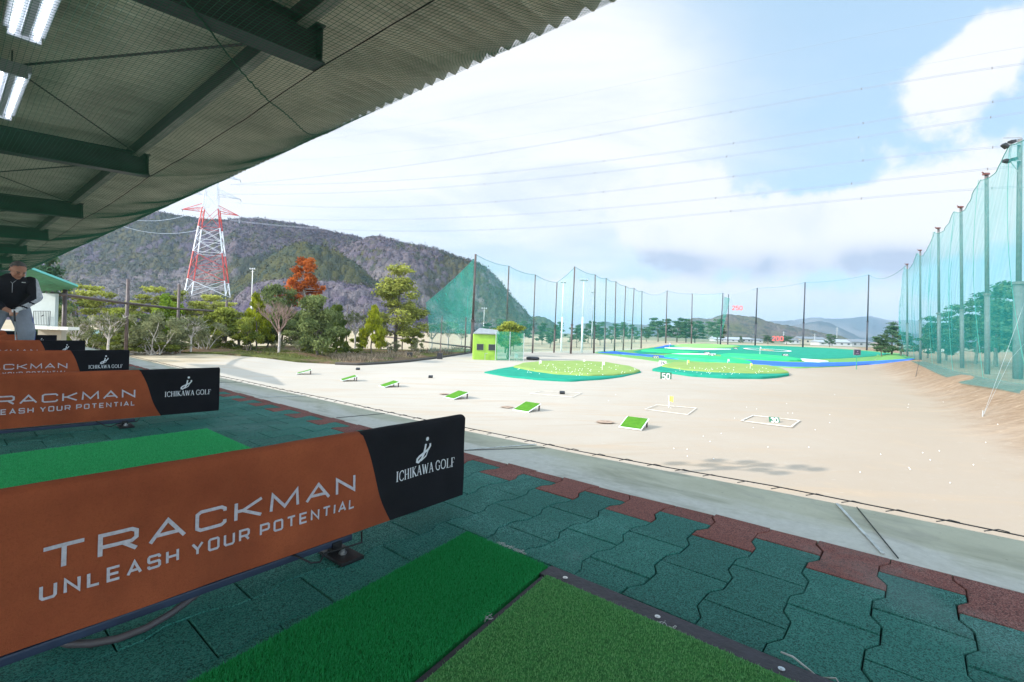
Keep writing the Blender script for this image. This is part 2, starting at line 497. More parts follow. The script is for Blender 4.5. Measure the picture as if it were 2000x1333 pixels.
# ------------------------------------------------------------------ hills
def hill_material(name):
    m = bpy.data.materials.new(name); m.use_nodes = True
    t = NT(m.node_tree); b = t.n['Principled BSDF']
    b.inputs['Roughness'].default_value = 1.0; b.inputs['Specular IOR Level'].default_value = 0.0
    a = t.node('ShaderNodeAttribute', attribute_name='forest')
    g = t.node('ShaderNodeNewGeometry')
    f = t.noise(g.outputs['Position'], 0.35, 4, 0.7)
    t.l.new(t.mix(t.math('MULTIPLY', f, 0.55), a.outputs['Color'], (0.03, 0.03, 0.026)), b.inputs['Base Color'])
    bn = t.node('ShaderNodeBump', {'Strength': 0.9, 'Distance': 2.5, 'Height': t.noise(g.outputs['Position'], 0.5, 3, 0.7)}); t.l.new(bn.outputs[0], b.inputs['Normal'])
    return m


def profile(pts):
    q = sorted(ray(x, y) for x, y in pts)
    return np.array([p[0] for p in q]), np.array([p[1] for p in q])


def canopy(X, Y, cell, seed):
    """rounded tree crowns on a jittered grid: height 0..1, a random value and a second one per tree"""
    gx = np.floor(X / cell).astype(np.int64); gy = np.floor(Y / cell).astype(np.int64)
    best = np.full(X.shape, 9e9); ra = np.zeros(X.shape); rb = np.zeros(X.shape)
    def h(a, b, s):
        n = (a * 374761393 + b * 668265263 + (seed + s) * 974711) & 0x7fffffff
        n = ((n ^ (n >> 13)) * 1274126177) & 0x7fffffff
        return ((n ^ (n >> 16)) & 0xffff) / 65535.0
    for ox in (-1, 0, 1):
        for oy in (-1, 0, 1):
            a, b = gx + ox, gy + oy
            r1 = h(a, b, 3)
            d = (((a + 0.15 + .7 * h(a, b, 1)) * cell - X) ** 2 + ((b + 0.15 + .7 * h(a, b, 2)) * cell - Y) ** 2) / (cell * (0.45 + 0.45 * r1)) ** 2
            k = d < best
            best = np.where(k, d, best); ra = np.where(k, h(a, b, 4), ra); rb = np.where(k, r1, rb)
    return np.sqrt(np.clip(1 - best * 0.9, 0, 1)), ra, rb


C_bare = np.array((0.098, 0.078, 0.112)); C_bare2 = np.array((0.150, 0.110, 0.108)); C_olive = np.array((0.105, 0.100, 0.036)); C_dark = np.array((0.030, 0.046, 0.030)); C_grey = np.array((0.150, 0.128, 0.135))


def hill(name, y_list, t0, t1, nt, layers, cell, bump, green_fn, seed, spur=0.0, depth_scale=1.0, fuzz=0, fuzz_size=1.5):
    T = np.linspace(t0, t1, nt); Y = np.array(y_list); TT, YY = np.meshgrid(T, Y); X = TT * YY
    H = np.zeros(X.shape) - 3.0; who = np.zeros(X.shape, int)
    for i, (pts, yc, wf, wb) in enumerate(layers):
        pt, pe = profile(pts)
        e = np.interp(T, pt, pe, left=-0.03, right=-0.03)
        k = np.ones(9) / 9.0; e = np.convolve(np.pad(e, 4, mode='edge'), k, 'valid')
        ridge_y = yc
        crest = np.maximum(CAM_Z + e * yc - bump * 1.5, -3)[None, :]
        d = YY - ridge_y
        prof = np.where(d < 0, np.exp(-(d / wf) ** 2), np.exp(-(d / wb) ** 2))
        if spur:
            rn = 1 - np.abs(fbm(TT * yc / (150. * depth_scale) + 3 * i, YY / (420. * depth_scale) + .3 * fbm(X / 90, YY / 90, 2, 4), 3, seed + i)) * 2.2
            prof = prof * (1 - spur * (1 - np.clip(rn, 0, 1)) * sstep(0.0, 0.55, 1 - prof))
        h = -3 + (crest + 3) * prof
        who = np.where(h > H, i, who); H = np.maximum(H, h)
    cz, ra, rb = canopy(X, YY, cell, seed)
    grow = sstep(-3, 2, H)
    Z = H + grow * bump * (cz * (0.55 + 0.6 * rb)) + grow * bump * 0.25 * fbm(X / 3.0, YY / 3.0, 2, seed + 5)
    col = green_fn(X, YY, H, who, ra, rb)
    n1, n2 = len(Y), nt
    I = np.arange(n1 * n2).reshape(n1, n2)
    F = np.stack([I[:-1, :-1], I[:-1, 1:], I[1:, 1:], I[1:, :-1]], -1).reshape(-1, 4)
    if fuzz:
        # twigs and leaf sprays standing out of the canopy
        ok = np.flatnonzero(((H > 0.5) & (YY < layers[-2][1] + 60)).ravel()); area = (YY * (T[1] - T[0]) * np.gradient(Y)[:, None]).ravel()[ok]
        px_w = area / (YY.ravel()[ok] ** 1.0); pick = rng.choice(ok, fuzz, p=px_w / px_w.sum())
        B = np.stack([X.ravel()[pick], YY.ravel()[pick], Z.ravel()[pick]], -1) + rng.normal(0, 1, (fuzz, 3)) * np.array([1.2, 1.2, .9])
        s_ = (fuzz_size * (.5 + rng.random(fuzz)) * np.clip(B[:, 1] / 600, .35, 1.3))[:, None]
        a_ = rng.normal(size=(fuzz, 3)); a_[:, 2] = np.abs(a_[:, 2]) + .4; a_ /= np.linalg.norm(a_, axis=1, keepdims=True)
        b_ = np.cross(a_, rng.normal(size=(fuzz, 3))); b_ /= np.linalg.norm(b_, axis=1, keepdims=True)
        FV = np.stack([B - b_ * s_ * .45, B + b_ * s_ * .45, B + a_ * s_ * 1.25], 1).reshape(-1, 3)
        fc = np.repeat(np.clip(col.reshape(-1, 3)[pick] * (0.75 + .5 * rng.random(fuzz))[:, None] + rng.normal(0, .005, (fuzz, 3)), .01, 1), 3, 0)
        tag(np_mesh(name + '_woods', FV, np.arange(fuzz * 3).reshape(-1, 3), hill_material(name + '_sprays'), attrs={'forest': ('POINT', fc)}), kind='stuff')
    o = np_mesh(name, np.stack([X, YY, Z], -1).reshape(-1, 3), F, hill_material(name + '_forest'), attrs={'forest': ('POINT', col.reshape(-1, 3))}, smooth=True)
    return tag(o, kind='structure')


def lerp(a, b, f): return a * (1 - f[..., None]) + b * f[..., None]


def col_main(X, Y, H, who, ra, rb):
    big = fbm(X / 70., Y / 70., 3, 21); mid = fbm(X / 28., Y / 28., 2, 33)
    base = lerp(C_bare, C_bare2, np.clip(ra, 0, 1)); base = lerp(base, C_grey, np.clip(0.5 + mid, 0, 1) * .5)
    low = 1 - sstep(25, 95, H + 25 * big); base = lerp(base, np.array((0.26, 0.225, 0.20)) * (0.8 + .4 * ra[..., None]), low * .75)
    base = base * (1 - .35 * sstep(-.05, .35, fbm(X / 160., Y / 160., 2, 71)))[..., None]
    g = np.clip((ra - 0.66 + 1.5 * big + 0.5 * mid) * 4, 0, 1)
    base = lerp(base, lerp(C_olive, C_dark, (rb > .5) * .8), g * .85)
    pine = lerp(C_dark * 1.15 + 0.012, C_olive * .85, np.clip(ra * 1.1, 0, 1))
    base = np.where((who == 1)[..., None], pine, base)
    bare = lerp(C_grey * 1.1, C_bare * 1.1, ra)
    base = np.where((who == 0)[..., None], lerp(bare, C_dark, ((ra > .9) & (big > 0)) * .7), base)
    return np.clip(base * (0.8 + 0.4 * rb[..., None]), 0, 1)


L_front = [(-150, 540), (60, 560), (150, 572), (250, 585), (380, 580), (450, 585), (490, 552), (540, 540), (600, 542), (650, 545), (700, 550), (750, 560), (780, 575), (830, 600), (880, 615), (950, 632), (1000, 640)]
L_pine = [(380, 600), (430, 570), (470, 540), (500, 520), (530, 495), (560, 477), (590, 469), (620, 473), (660, 490), (700, 513), (730, 540), (760, 560), (800, 585), (850, 610)]
L_main = [(-200, 440), (0, 448), (120, 452), (200, 445), (240, 432), (275, 423), (310, 418), (345, 424), (400, 432), (440, 433), (475, 431), (500, 430), (530, 434), (560, 438), (610, 446), (650, 456), (690, 463), (720, 475), (760, 500), (800, 540), (850, 600), (900, 630)]
L_spur = [(560, 560), (620, 510), (680, 476), (715, 464), (740, 461), (765, 467), (790, 474), (830, 480), (855, 485), (880, 495), (910, 505), (930, 510), (950, 522), (975, 547), (990, 565), (1005, 584), (1020, 598), (1030, 610), (1042, 626), (1060, 640)]
ty0, _ = ray(-260, 600); ty1, _ = ray(1075, 600)
yl = list(np.concatenate([np.arange(165, 380, 2.2), np.arange(380, 700, 2.6), np.arange(700, 800, 2.6), np.arange(800, 860, 5.0), np.arange(860, 1200, 16)]))
hill('hill_main', yl, ty0, ty1, 800, [(L_front, 300, 75, 60), (L_pine, 455, 75, 60), (L_main, 780, 260, 170), (L_spur, 640, 150, 150)], 5.6, 4.2, col_main, 3, spur=0.95, depth_scale=2.2, fuzz=150000, fuzz_size=1.5)


def col_small(X, Y, H, who, ra, rb):
    return lerp(C_dark * 1.3, C_olive, ra) * (0.8 + .4 * rb[..., None])


t0_, _ = ray(1000, 600); t1_, _ = ray(1120, 600)
hill('hill_knoll', list(np.arange(950, 1300, 8)), t0_, t1_, 90, [([(1010, 640), (1025, 625), (1040, 616), (1055, 614), (1070, 620), (1082, 628), (1095, 640)], 1100, 90, 90)], 11, 5.0, col_small, 8)


def col_right(X, Y, H, who, ra, rb):
    big = fbm(X / 130., Y / 130., 3, 5)
    b = lerp(C_olive * 1.15, C_bare2 * 1.05, np.clip(0.5 + big * 1.6 + (ra - .5) * .5, 0, 1))
    return lerp(b, C_dark, (ra > .75) * .7) * (0.85 + .3 * rb[..., None])


L_right = [(1300, 645), (1325, 632), (1345, 622), (1362, 619), (1380, 622), (1392, 621), (1405, 614), (1425, 612), (1440, 614), (1452, 616), (1465, 617), (1475, 617), (1490, 623), (1510, 629), (1540, 634), (1575, 641), (1605, 648), (1640, 654), (1665, 662), (1690, 672)]
t0_, _ = ray(1290, 640); t1_, _ = ray(1720, 660)
hill('hill_right', list(np.arange(1000, 1700, 11)), t0_, t1_, 330, [(L_right, 1400, 260, 200)], 13, 5.0, col_right, 12, spur=0.5, depth_scale=3.0, fuzz=0)


def col_far(X, Y, H, who, ra, rb):
    big = fbm(X / 500., Y / 500., 4, 5)
    return lerp(np.array((0.04, 0.05, 0.04)), np.array((0.20, 0.165, 0.14)), np.clip(0.25 + big * 2.2, 0, 1))


L_far1 = [(1440, 640), (1470, 634), (1500, 627), (1510, 625), (1530, 627), (1550, 624), (1572, 621), (1595, 619), (1620, 622), (1640, 622), (1660, 620), (1680, 618), (1697, 616), (1712, 619), (1732, 624), (1750, 626), (1770, 624), (1790, 625), (1830, 634), (1870, 640), (1930, 642), (2010, 655)]
L_far2 = [(1120, 632), (1150, 629), (1180, 626), (1200, 629), (1230, 630), (1255, 632), (1270, 634), (1300, 640), (1330, 645), (1520, 640), (1560, 632), (1590, 626), (1605, 625), (1630, 633), (1655, 645), (1685, 660), (1720, 655), (1750, 650), (1800, 650), (1900, 652), (2020, 668)]
t0_, _ = ray(1100, 640); t1_, _ = ray(2060, 660)
hill('hill_far', list(np.arange(2500, 6500, 40)), t0_, t1_, 460, [(L_far1, 5200, 800, 600), (L_far2, 3600, 500, 500)], 60, 14.0, col_far, 15, spur=0.65, depth_scale=7.0)

# ------------------------------------------------------------------ tee deck (an upper floor)
def deck_place(o):
    o.location = (0, 0, DECK_Z); o.rotation_euler = (0, 0, ANG); return o


U0, U1 = -9.0, 34.0


def n_edge(u): return float(np.interp(u, [-9, -0.4, 0.3, 1.3, 2.4, 4.2, 7, 34], [2.62, 2.59, 2.56, 2.46, 2.40, 2.37, 2.33, 2.33]))
def n_in(u): return float(np.interp(u, [-9, -0.3, 0.3, 1.0, 2.0, 34], [2.03, 2.02, 2.01, 1.975, 1.945, 1.945]))


def paver_material(name, c0, c1, speck):
    m = bpy.data.materials.new(name); m.use_nodes = True
    t = NT(m.node_tree); b = t.n['Principled BSDF']
    b.inputs['Roughness'].default_value = 0.75; b.inputs['Specular IOR Level'].default_value = 0.22
    tcn = t.node('ShaderNodeTexCoord'); P = tcn.outputs['Object']
    a = t.node('ShaderNodeAttribute', attribute_name='tint')
    vor = t.node('ShaderNodeTexVoronoi', {'Scale': 400.0, 'Vector': P}, feature='F1')
    gx_, gy_, gz_ = t.sep(vor.outputs['Color'])
    big = t.noise(P, 2.2, 5, 0.65)
    base = t.mix(t.math('ADD', t.math('MULTIPLY', a.outputs['Fac'], 0.6), t.math('MULTIPLY', big, 0.5), clamp=True), c0, c1)
    wear = t.smooth(t.noise(P, 1.6, 6, 0.72, 0.5), 0.46, 0.70)
    f = t.math('MULTIPLY', t.math('GREATER_THAN', gx_, 0.62), t.math('ADD', 0.22, t.math('MULTIPLY', wear, 0.62)))
    base = t.mix(f, base, speck)
    base = t.mix(t.math('MULTIPLY', t.math('LESS_THAN', gx_, 0.25), 0.6), base, (0.008, 0.02, 0.02))
    base = t.mix(t.math('MULTIPLY', t.smooth(t.noise(P, 0.9, 6, 0.7, 0.8), 0.55, 0.75), 0.22), base, (0.30, 0.40, 0.39))
    base = t.mix(t.math('MULTIPLY', t.smooth(t.noise(P, 7.0, 5, 0.7, 0.3), 0.60, 0.78), 0.35), base, (0.012, 0.035, 0.032))
    t.l.new(base, b.inputs['Base Color'])
    h = t.math('ADD', gy_, t.math('MULTIPLY', t.noise(P, 90, 3), 0.6))
    bn = t.node('ShaderNodeBump', {'Strength': 0.5, 'Distance': 0.003, 'Height': h}); t.l.new(bn.outputs[0], b.inputs['Normal'])
    return m


M_pave = paver_material('green_rubber', (0.012, 0.115, 0.090), (0.036, 0.225, 0.178), (0.15, 0.42, 0.37))
M_pavered = paver_material('red_rubber', (0.19, 0.055, 0.042), (0.31, 0.098, 0.074), (0.42, 0.19, 0.16))


def build_pavers():
    V = []; F = []; MI = []; TI = []
    p, half, waist, h1 = 0.27, 0.1, 0.075, 0.045
    prof = [(0, half), (h1, half), (2 * h1, waist), (p - 2 * h1, waist), (p - h1, half), (p, half)]
    c = 0; u = 0.15 - 0.175 * 52
    while u < U1 - 0.2:
        ph = 0.0 if (round((u - 0.15) / 0.175) % 2 == 0) else 0.135
        nn = 1.745 + ph
        while nn > -1.5:
            lim = n_in(u) + 0.012
            pr = []
            for i, (s, w) in enumerate(prof):
                q = nn + s
                if q <= lim: pr.append((q, w))
                else:
                    q0, w0 = nn + prof[i - 1][0], prof[i - 1][1]
                    if q0 < lim: f = (lim - q0) / (q - q0); pr.append((lim, w0 + (w - w0) * f))
                    break
            if len(pr) >= 2:
                dz = rnd.uniform(-0.0012, 0.0012); du = rnd.uniform(-.0012, .0012)
                tilt = rnd.uniform(-.004, .004)
                rings = []
                for inset, z in ((0.0014, -0.022), (0.0014, -0.0028), (0.0038, 0.0)):
                    ring = []
                    m_ = len(pr)
                    for k, (q, w) in enumerate(pr):
                        qq = q + (inset if k == 0 else (-inset if k == m_ - 1 else 0))
                        ring.append((qq, u + du + w - inset, z + dz + tilt * (w) if z > -.02 else z))
                    for k in range(m_ - 1, -1, -1):
                        q, w = pr[k]; qq = q + (inset if k == 0 else (-inset if k == m_ - 1 else 0))
                        ring.append((qq, u + du - w + inset, z + dz - tilt * w if z > -.02 else z))
                    rings.append(ring)
                b = len(V); L = len(rings[0])
                for r_ in rings: V.extend(r_)
                mi = 1 if nn > 1.73 else 0
                tv = rnd.random()
                for r_ in range(2):
                    for k in range(L):
                        k2 = (k + 1) % L
                        F.append((b + r_ * L + k2, b + r_ * L + k, b + (r_ + 1) * L + k, b + (r_ + 1) * L + k2)); MI.append(mi); TI.append(tv)
                F.append(tuple(b + 2 * L + k for k in range(L))[::-1]); MI.append(mi); TI.append(tv)
            nn -= p
        u += 0.175
    me = bpy.data.meshes.new('paving'); me.from_pydata(V, [], F)
    me.materials.append(M_pave); me.materials.append(M_pavered)
    me.polygons.foreach_set('material_index', MI)
    a = me.attributes.new('tint', 'FLOAT', 'FACE'); a.data.foreach_set('value', TI)
    me.update()
    o = bpy.data.objects.new('floor_paving', me); COL.objects.link(o)
    return o


pav = deck_place(build_pavers()); tag(pav, kind='structure')

M_under = mat('dark_bedding', (0.006, 0.012, 0.012), 0.9)
M_wall = mat('plaster_wall', (0.62, 0.60, 0.55), 0.8, noise_scale=2, noise_amt=0.08)


def concrete_material():
    m = bpy.data.materials.new('deck_concrete'); m.use_nodes = True
    t = NT(m.node_tree); b = t.n['Principled BSDF']; b.inputs['Roughness'].default_value = 0.8
    tcn = t.node('ShaderNodeTexCoord'); P = tcn.outputs['Object']
    x, y, z = t.sep(P)
    st = t.noise(t.comb(t.math('MULTIPLY', x, 3.0), t.math('MULTIPLY', y, 0.9), 0.0), 1.6, 5, 0.65, 0.4)
    fine = t.noise(P, 30.0, 4, 0.7); med = t.noise(P, 4.0, 5, 0.65)
    base = t.ramp(fine, [(0.25, (0.58, 0.545, 0.47)), (0.75, (0.72, 0.685, 0.61))])
    moss = t.math('MULTIPLY', t.smooth(t.math('ADD', x, t.math('MULTIPLY', t.math('SUBTRACT', st, 0.5), 0.7)), 2.05, 2.32), 0.75)
    base = t.mix(moss, base, t.ramp(med, [(0.3, (0.44, 0.41, 0.25)), (0.7, (0.58, 0.545, 0.38))]))
    base = t.mix(t.math('MULTIPLY', t.smooth(st, 0.48, 0.70), 0.55), base, (0.29, 0.285, 0.215))
    base = t.mix(t.math('MULTIPLY', t.smooth(t.noise(P, 2.3, 6, 0.72, 0.9), 0.55, 0.70), 0.40), base, (0.36, 0.33, 0.27))
    base = t.mix(t.math('MULTIPLY', t.smooth(t.noise(P, 55, 2, 0.6), 0.70, 0.78), 0.5), base, (0.14, 0.14, 0.12))
    t.l.new(base, b.inputs['Base Color'])
    bn = t.node('ShaderNodeBump', {'Strength': 0.3, 'Distance': 0.004, 'Height': fine}); t.l.new(bn.outputs[0], b.inputs['Normal'])
    return m


M_conc = concrete_material()
M_seam = mat('seam_mortar', (0.66, 0.66, 0.63), 0.8, noise_scale=20)
M_crack = mat('joint_dark', (0.05, 0.055, 0.05), 0.9)
mb = MB()
us = [U0] + [x * 0.5 for x in range(-17, 67)] + [U1]
vs = []; fs = []
for u in us:
    a, e = n_in(u), n_edge(u)
    vs += [(a, u, -0.03), (a, u, 0.0), (e - 0.012, u, -0.004), (e, u, -0.016), (e, u, -0.32)]
for i in range(len(us) - 1):
    for k in range(4): fs.append((i * 5 + k, i * 5 + k + 1, (i + 1) * 5 + k + 1, (i + 1) * 5 + k))
mb.add(vs, fs)
walk = deck_place(mb.build('walkway_edge_slab', M_conc)); tag(walk, kind='structure')
mb = MB()
for (na, ua, nb, ub, w) in [(2.43, 1.81, 1.985, 2.01, .012), (2.53, .25, 2.04, .07, .011), (2.36, 4.6, 1.96, 4.75, .02), (2.32, 7.6, 1.96, 7.7, .02)]:
    mb.bar((na, ua, 0.0005), (nb, ub, 0.0035), w, 0.003)
o = deck_place(mb.build('walkway_seams', M_seam)); tag(o, kind='structure')
mb = MB()
for (na, ua, nb, ub, w) in [(2.54, .18, 2.03, .03, .003), (2.40, 1.72, 1.98, 1.99, .004), (2.36, 3.3, 1.96, 3.35, .005), (2.34, 6.1, 1.96, 6.15, .006)]:
    mb.bar((na, ua, 0.0008), (nb, ub, 0.0042), w, 0.003)
o = deck_place(mb.build('walkway_joints', M_crack)); tag(o, kind='structure')
mb = MB()
mb.add([(-4.2, U0, -0.02), (2.06, U0, -0.02), (1.96, U1, -0.02), (-4.2, U1, -0.02)], [(0, 1, 2, 3)])
mb.box(((2.0 - 4.2) / 2, (U0 + U1) / 2, -0.19), (6.2, U1 - U0, 0.28))
o = deck_place(mb.build('deck_slab', M_under)); tag(o, kind='structure')
mb = MB(); mb.add([(-4.2, U0, -0.004), (-1.55, U0, -0.004), (-1.55, U1, -0.004), (-4.2, U1, -0.004)], [(0, 1, 2, 3)])
o = deck_place(mb.build('back_bounce_floor', M_wall)); tag(o, kind='structure')  # unseen pale floor behind the bays, added to bounce sun under the roof

# tensioned cable with ties along the outer edge of the deck
edge = thing('edge_cable', W(2.4, 0), 'thin black cable with wire ties along the outer concrete deck edge', 'cable', rz=ANG)
mb = MB()
pts = [(n_edge(u * .5) - 2.4 + .004, u * .5, 0.012 + .004 * math.sin(u * 1.7)) for u in range(-8, 61)]
mb.tube(pts, 0.0026, 6)
mb.build('cable_run', M_black, edge, smooth=True)
u = -1.2; n_ties = 0
while u < 16 and n_ties < 98:
    e = n_edge(u) - 2.4
    mb = MB(); mb.tube([(e + .008, u, 0.012), (e - .002, u + .03, .017), (e - .018, u + .07, .004)], 0.0020, 5); mb.build('wire_tie', M_black, edge); n_ties += 1
    u += 0.152 + rnd.uniform(-.02, .02)

# ------------------------------------------------------------------ the building: wall, roof, frame
shelter = thing('tee_shelter', (0, 0, DECK_Z), 'long open fronted golf tee building with corrugated roof on steel beams', 'building', rz=ANG)
SL = 0.06
def zroof(n): return 2.9 + SL * (n - 2.8)
M_sheet = mat('fibre_cement_sheet', (0.54, 0.525, 0.43), 0.9, noise_scale=1.6, noise_amt=0.28, bump=0.25, bump_scale=60, detail=6)
M_beam = mat('dark_beam_paint', (0.038, 0.05, 0.05), 0.5, noise_scale=5, noise_amt=0.3)
M_purlin = mat('purlin_paint', (0.26, 0.255, 0.22), 0.6, noise_scale=5, noise_amt=0.25)
uu = np.arange(-8.0, 33.6, 0.15 / 10)
wave = (np.abs(((uu / 0.15) % 1.0) - 0.5) * 4 - 1); wave = np.sign(wave) * np.abs(wave) ** 0.8 * 0.034
nn_ = np.array([-4.4, -2.0, 0.4, 2.8])
V = []
for lay in (0.0, 0.007):
    for n_ in nn_: V.append(np.stack([np.full(uu.shape, n_), uu, zroof(n_) + wave + lay], -1))
V = np.concatenate(V); K = len(uu)
I = np.arange(len(V)).reshape(2, 4, K); Fs = []
for l in range(2):
    q = np.stack([I[l, :-1, :-1], I[l, :-1, 1:], I[l, 1:, 1:], I[l, 1:, :-1]], -1).reshape(-1, 4)
    Fs.append(q if l == 0 else q[:, ::-1])
Fs.append(np.stack([I[0, 3, :-1], I[0, 3, 1:], I[1, 3, 1:], I[1, 3, :-1]], -1))
np_mesh('roof_sheet', V, np.concatenate(Fs), M_sheet, shelter)
for k in range(-2, 8):
    u = 3.15 + 4.1 * k
    mb = MB(); n0, n1 = -4.2, 1.63
    za, zb = zroof(n0) - .13, zroof(n1) - .13
    for dz, w, h in ((-0.006, 0.15, 0.012), (-0.25, 0.15, 0.014)):
        mb.bar((n0, u, za + dz), (n1, u, zb + dz), w, h)
    mb.bar((n0, u, za - .128), (n1, u, zb - .128), 0.010, 0.228)
    mb.box((n1 - .02, u, zb - .128), (.008, .145, .226))
    mb.build('beam', M_beam, shelter)
for n_ in (1.5, 0.15, -1.2, -2.6):
    mb = MB(); z = zroof(n_) - .035
    mb.box((n_ - .033, 12.5, z - .06), (.005, 41.5, .13)); mb.box((n_, 12.5, z - .128), (.07, 41.5, .006), mi=1); mb.box((n_, 12.5, z + .002), (.07, 41.5, .005))
    mb.build('purlin', [M_beam, M_purlin], shelter)
for k in range(0, 4):
    u = 3.15 + 4.1 * k
    if k == 0:
        mb = MB(); mb.tube([(-1.4, u + 5.2, 2.56), (1.40, u + .45, 2.66)], 0.009, 6); mb.build('brace_rod', M_black, shelter)
    mb = MB(); mb.tube([(0.1, u + 1.9, 2.60), (1.5, u + 4.02, 2.66)], 0.006, 6); mb.build('brace_rod', M_black, shelter)
    if k: mb = MB(); mb.tube([(-.4, u + 3.9, 2.56), (1.15, u + 1.1, 2.66)], 0.008, 6); mb.build('brace_rod', M_black, shelter)
for k in range(-2, 8):
    mb = MB(); mb.box((-4.1, 3.15 + 4.1 * k, 1.05), (.15, .15, 2.14)); mb.build('column', M_beam, shelter)
mb = MB(); mb.box((1.9, 12.5, -1.9), (.2, 42, 2.8)); mb.build('lower_wall', M_wall, shelter)

# netting slung under the roof, every thread modelled
ceil_net = thing('ceiling_net', (0, 0, DECK_Z), 'dark green ball net slung under the corrugated roof and steel beams', 'net', rz=ANG)


def znet(n, u):
    zb = 2.455 + SL * (n - 1.63)
    bay = np.abs(np.sin(np.pi * (u - 3.15) / 4.1))
    z = zb - .015 - .035 * bay * sstep(-3, 1, n)
    s = np.clip((n - 1.63) / (2.78 - 1.63), 0, 1)
    sag = (0.05 + .06 * bay + .05 * sstep(4, 14, u) + .03 * vnoise(u * 1.7, u * 0 + 3.3, 5))
    zf = (zb - .015 - .035 * bay) * (1 - s) + 2.865 * s - sag * np.sin(np.pi * s) * (0.6 + .4 * s)
    return np.where(n > 1.63, zf, z) + .006 * vnoise(n * 3, u * 3, 8)


def threads(P, rad):
    """P: (k, m, 3) polylines -> three-sided tubes"""
    d = np.gradient(P, axis=1); d /= np.linalg.norm(d, axis=2, keepdims=True)
    upv = np.zeros_like(d); upv[..., 2] = 1
    a = np.cross(d, upv); a /= np.linalg.norm(a, axis=2, keepdims=True); b = np.cross(a, d)
    rings = [P + (a * math.cos(q) + b * math.sin(q)) * rad for q in (0.5, 2.594, 4.689)]
    V = np.stack(rings, 2); k, m = P.shape[:2]
    I = np.arange(k * m * 3).reshape(k, m, 3); F = []
    for j in range(3):
        j2 = (j + 1) % 3
        F.append(np.stack([I[:, :-1, j], I[:, :-1, j2], I[:, 1:, j2], I[:, 1:, j]], -1).reshape(-1, 4))
    return V.reshape(-1, 3), np.concatenate(F)


M_thread = mat('net_thread', (0.020, 0.13, 0.075), 0.8)
cell = 0.032
uA = np.arange(-.5, 33.5, cell); nA = np.concatenate([np.linspace(-1.6, 1.6, 18), np.linspace(1.63, 2.78, 14)])
Nn, Uu = np.meshgrid(nA, uA)
P1 = np.stack([Nn, Uu + .01 * vnoise(Nn * 2, Uu * 2, 2), znet(Nn, Uu)], -1)
nB = np.arange(-1.6, 2.79, cell); uB = np.concatenate([np.arange(-.5, 12, .13), np.arange(12, 33.6, .3)])
Uu2, Nn2 = np.meshgrid(uB, nB)
P2 = np.stack([Nn2 + .01 * vnoise(Nn2 * 2, Uu2 * 2, 4), Uu2, znet(Nn2, Uu2)], -1)
V1, F1 = threads(P1, .0013); V2, F2 = threads(P2, .0013)
np_mesh('mesh_threads', np.concatenate([V1, V2]), np.concatenate([F1, F2 + len(V1)]), M_thread, ceil_net)
uB = np.arange(-.5, 33.6, .1); rr = np.stack([np.full(uB.shape, 1.63), uB, znet(np.full(uB.shape, 1.63), uB) - .003], -1)[None]
V1, F1 = threads(rr, .004); np_mesh('support_rope', V1, F1, M_rope, ceil_net)
for un in (4.55,):
    q = np.linspace(.6, 2.78, 60); un_ = 5.15 - (2.78 - q) * 1.08 + .02 * np.sin(q * 6); zz = znet(q, un_) - .004 + .006 * np.sin(q * 90)
    V1, F1 = threads(np.stack([q, un_, zz], -1)[None], .006)
    np_mesh('lacing_cord', V1, F1, mat('lacing_green', (0.012, 0.09, 0.05), 0.8), ceil_net)

# fluorescent battens above the net
M_tube = mat('lit_tube', (0.9, 0.9, 0.9), 0.4, emit=((0.80, 0.88, 1.0), 3.5))
M_batten = mat('batten_grey', (0.30, 0.31, 0.33), 0.5)


def lamp(u, label):
    t = thing('strip_light', W(0.33, u, 2.52), label, 'light fitting', 'fluorescent strip lights under the roof', ANG)
    mb = MB(); mb.box((0, 0, .045), (.20, 1.28, .05), bev=.008); mb.box((0, 0, .012), (.04, 1.26, .03)); mb.build('housing', M_batten, t)
    for s in (-1, 1):
        mb = MB(); mb.tube([(s * .055, -.61, .0), (s * .055, .61, .0)], .0125, 10); mb.build('tube', M_tube, t, smooth=True)
    for s in (-1, 1):
        mb = MB(); mb.box((0, s * .63, .0), (.16, .03, .05)); mb.build('end_cap', M_batten, t)
        mb = MB(); mb.tube([(0, s * .5, .07), (0, s * .5, .2)], .006, 6); mb.build('hanger', M_black, t)


lamp(3.88, 'lit twin tube strip light nearest the top left corner of the photo')
lamp(5.85, 'lit twin tube strip light cut by the left photo edge, above the darker beam')

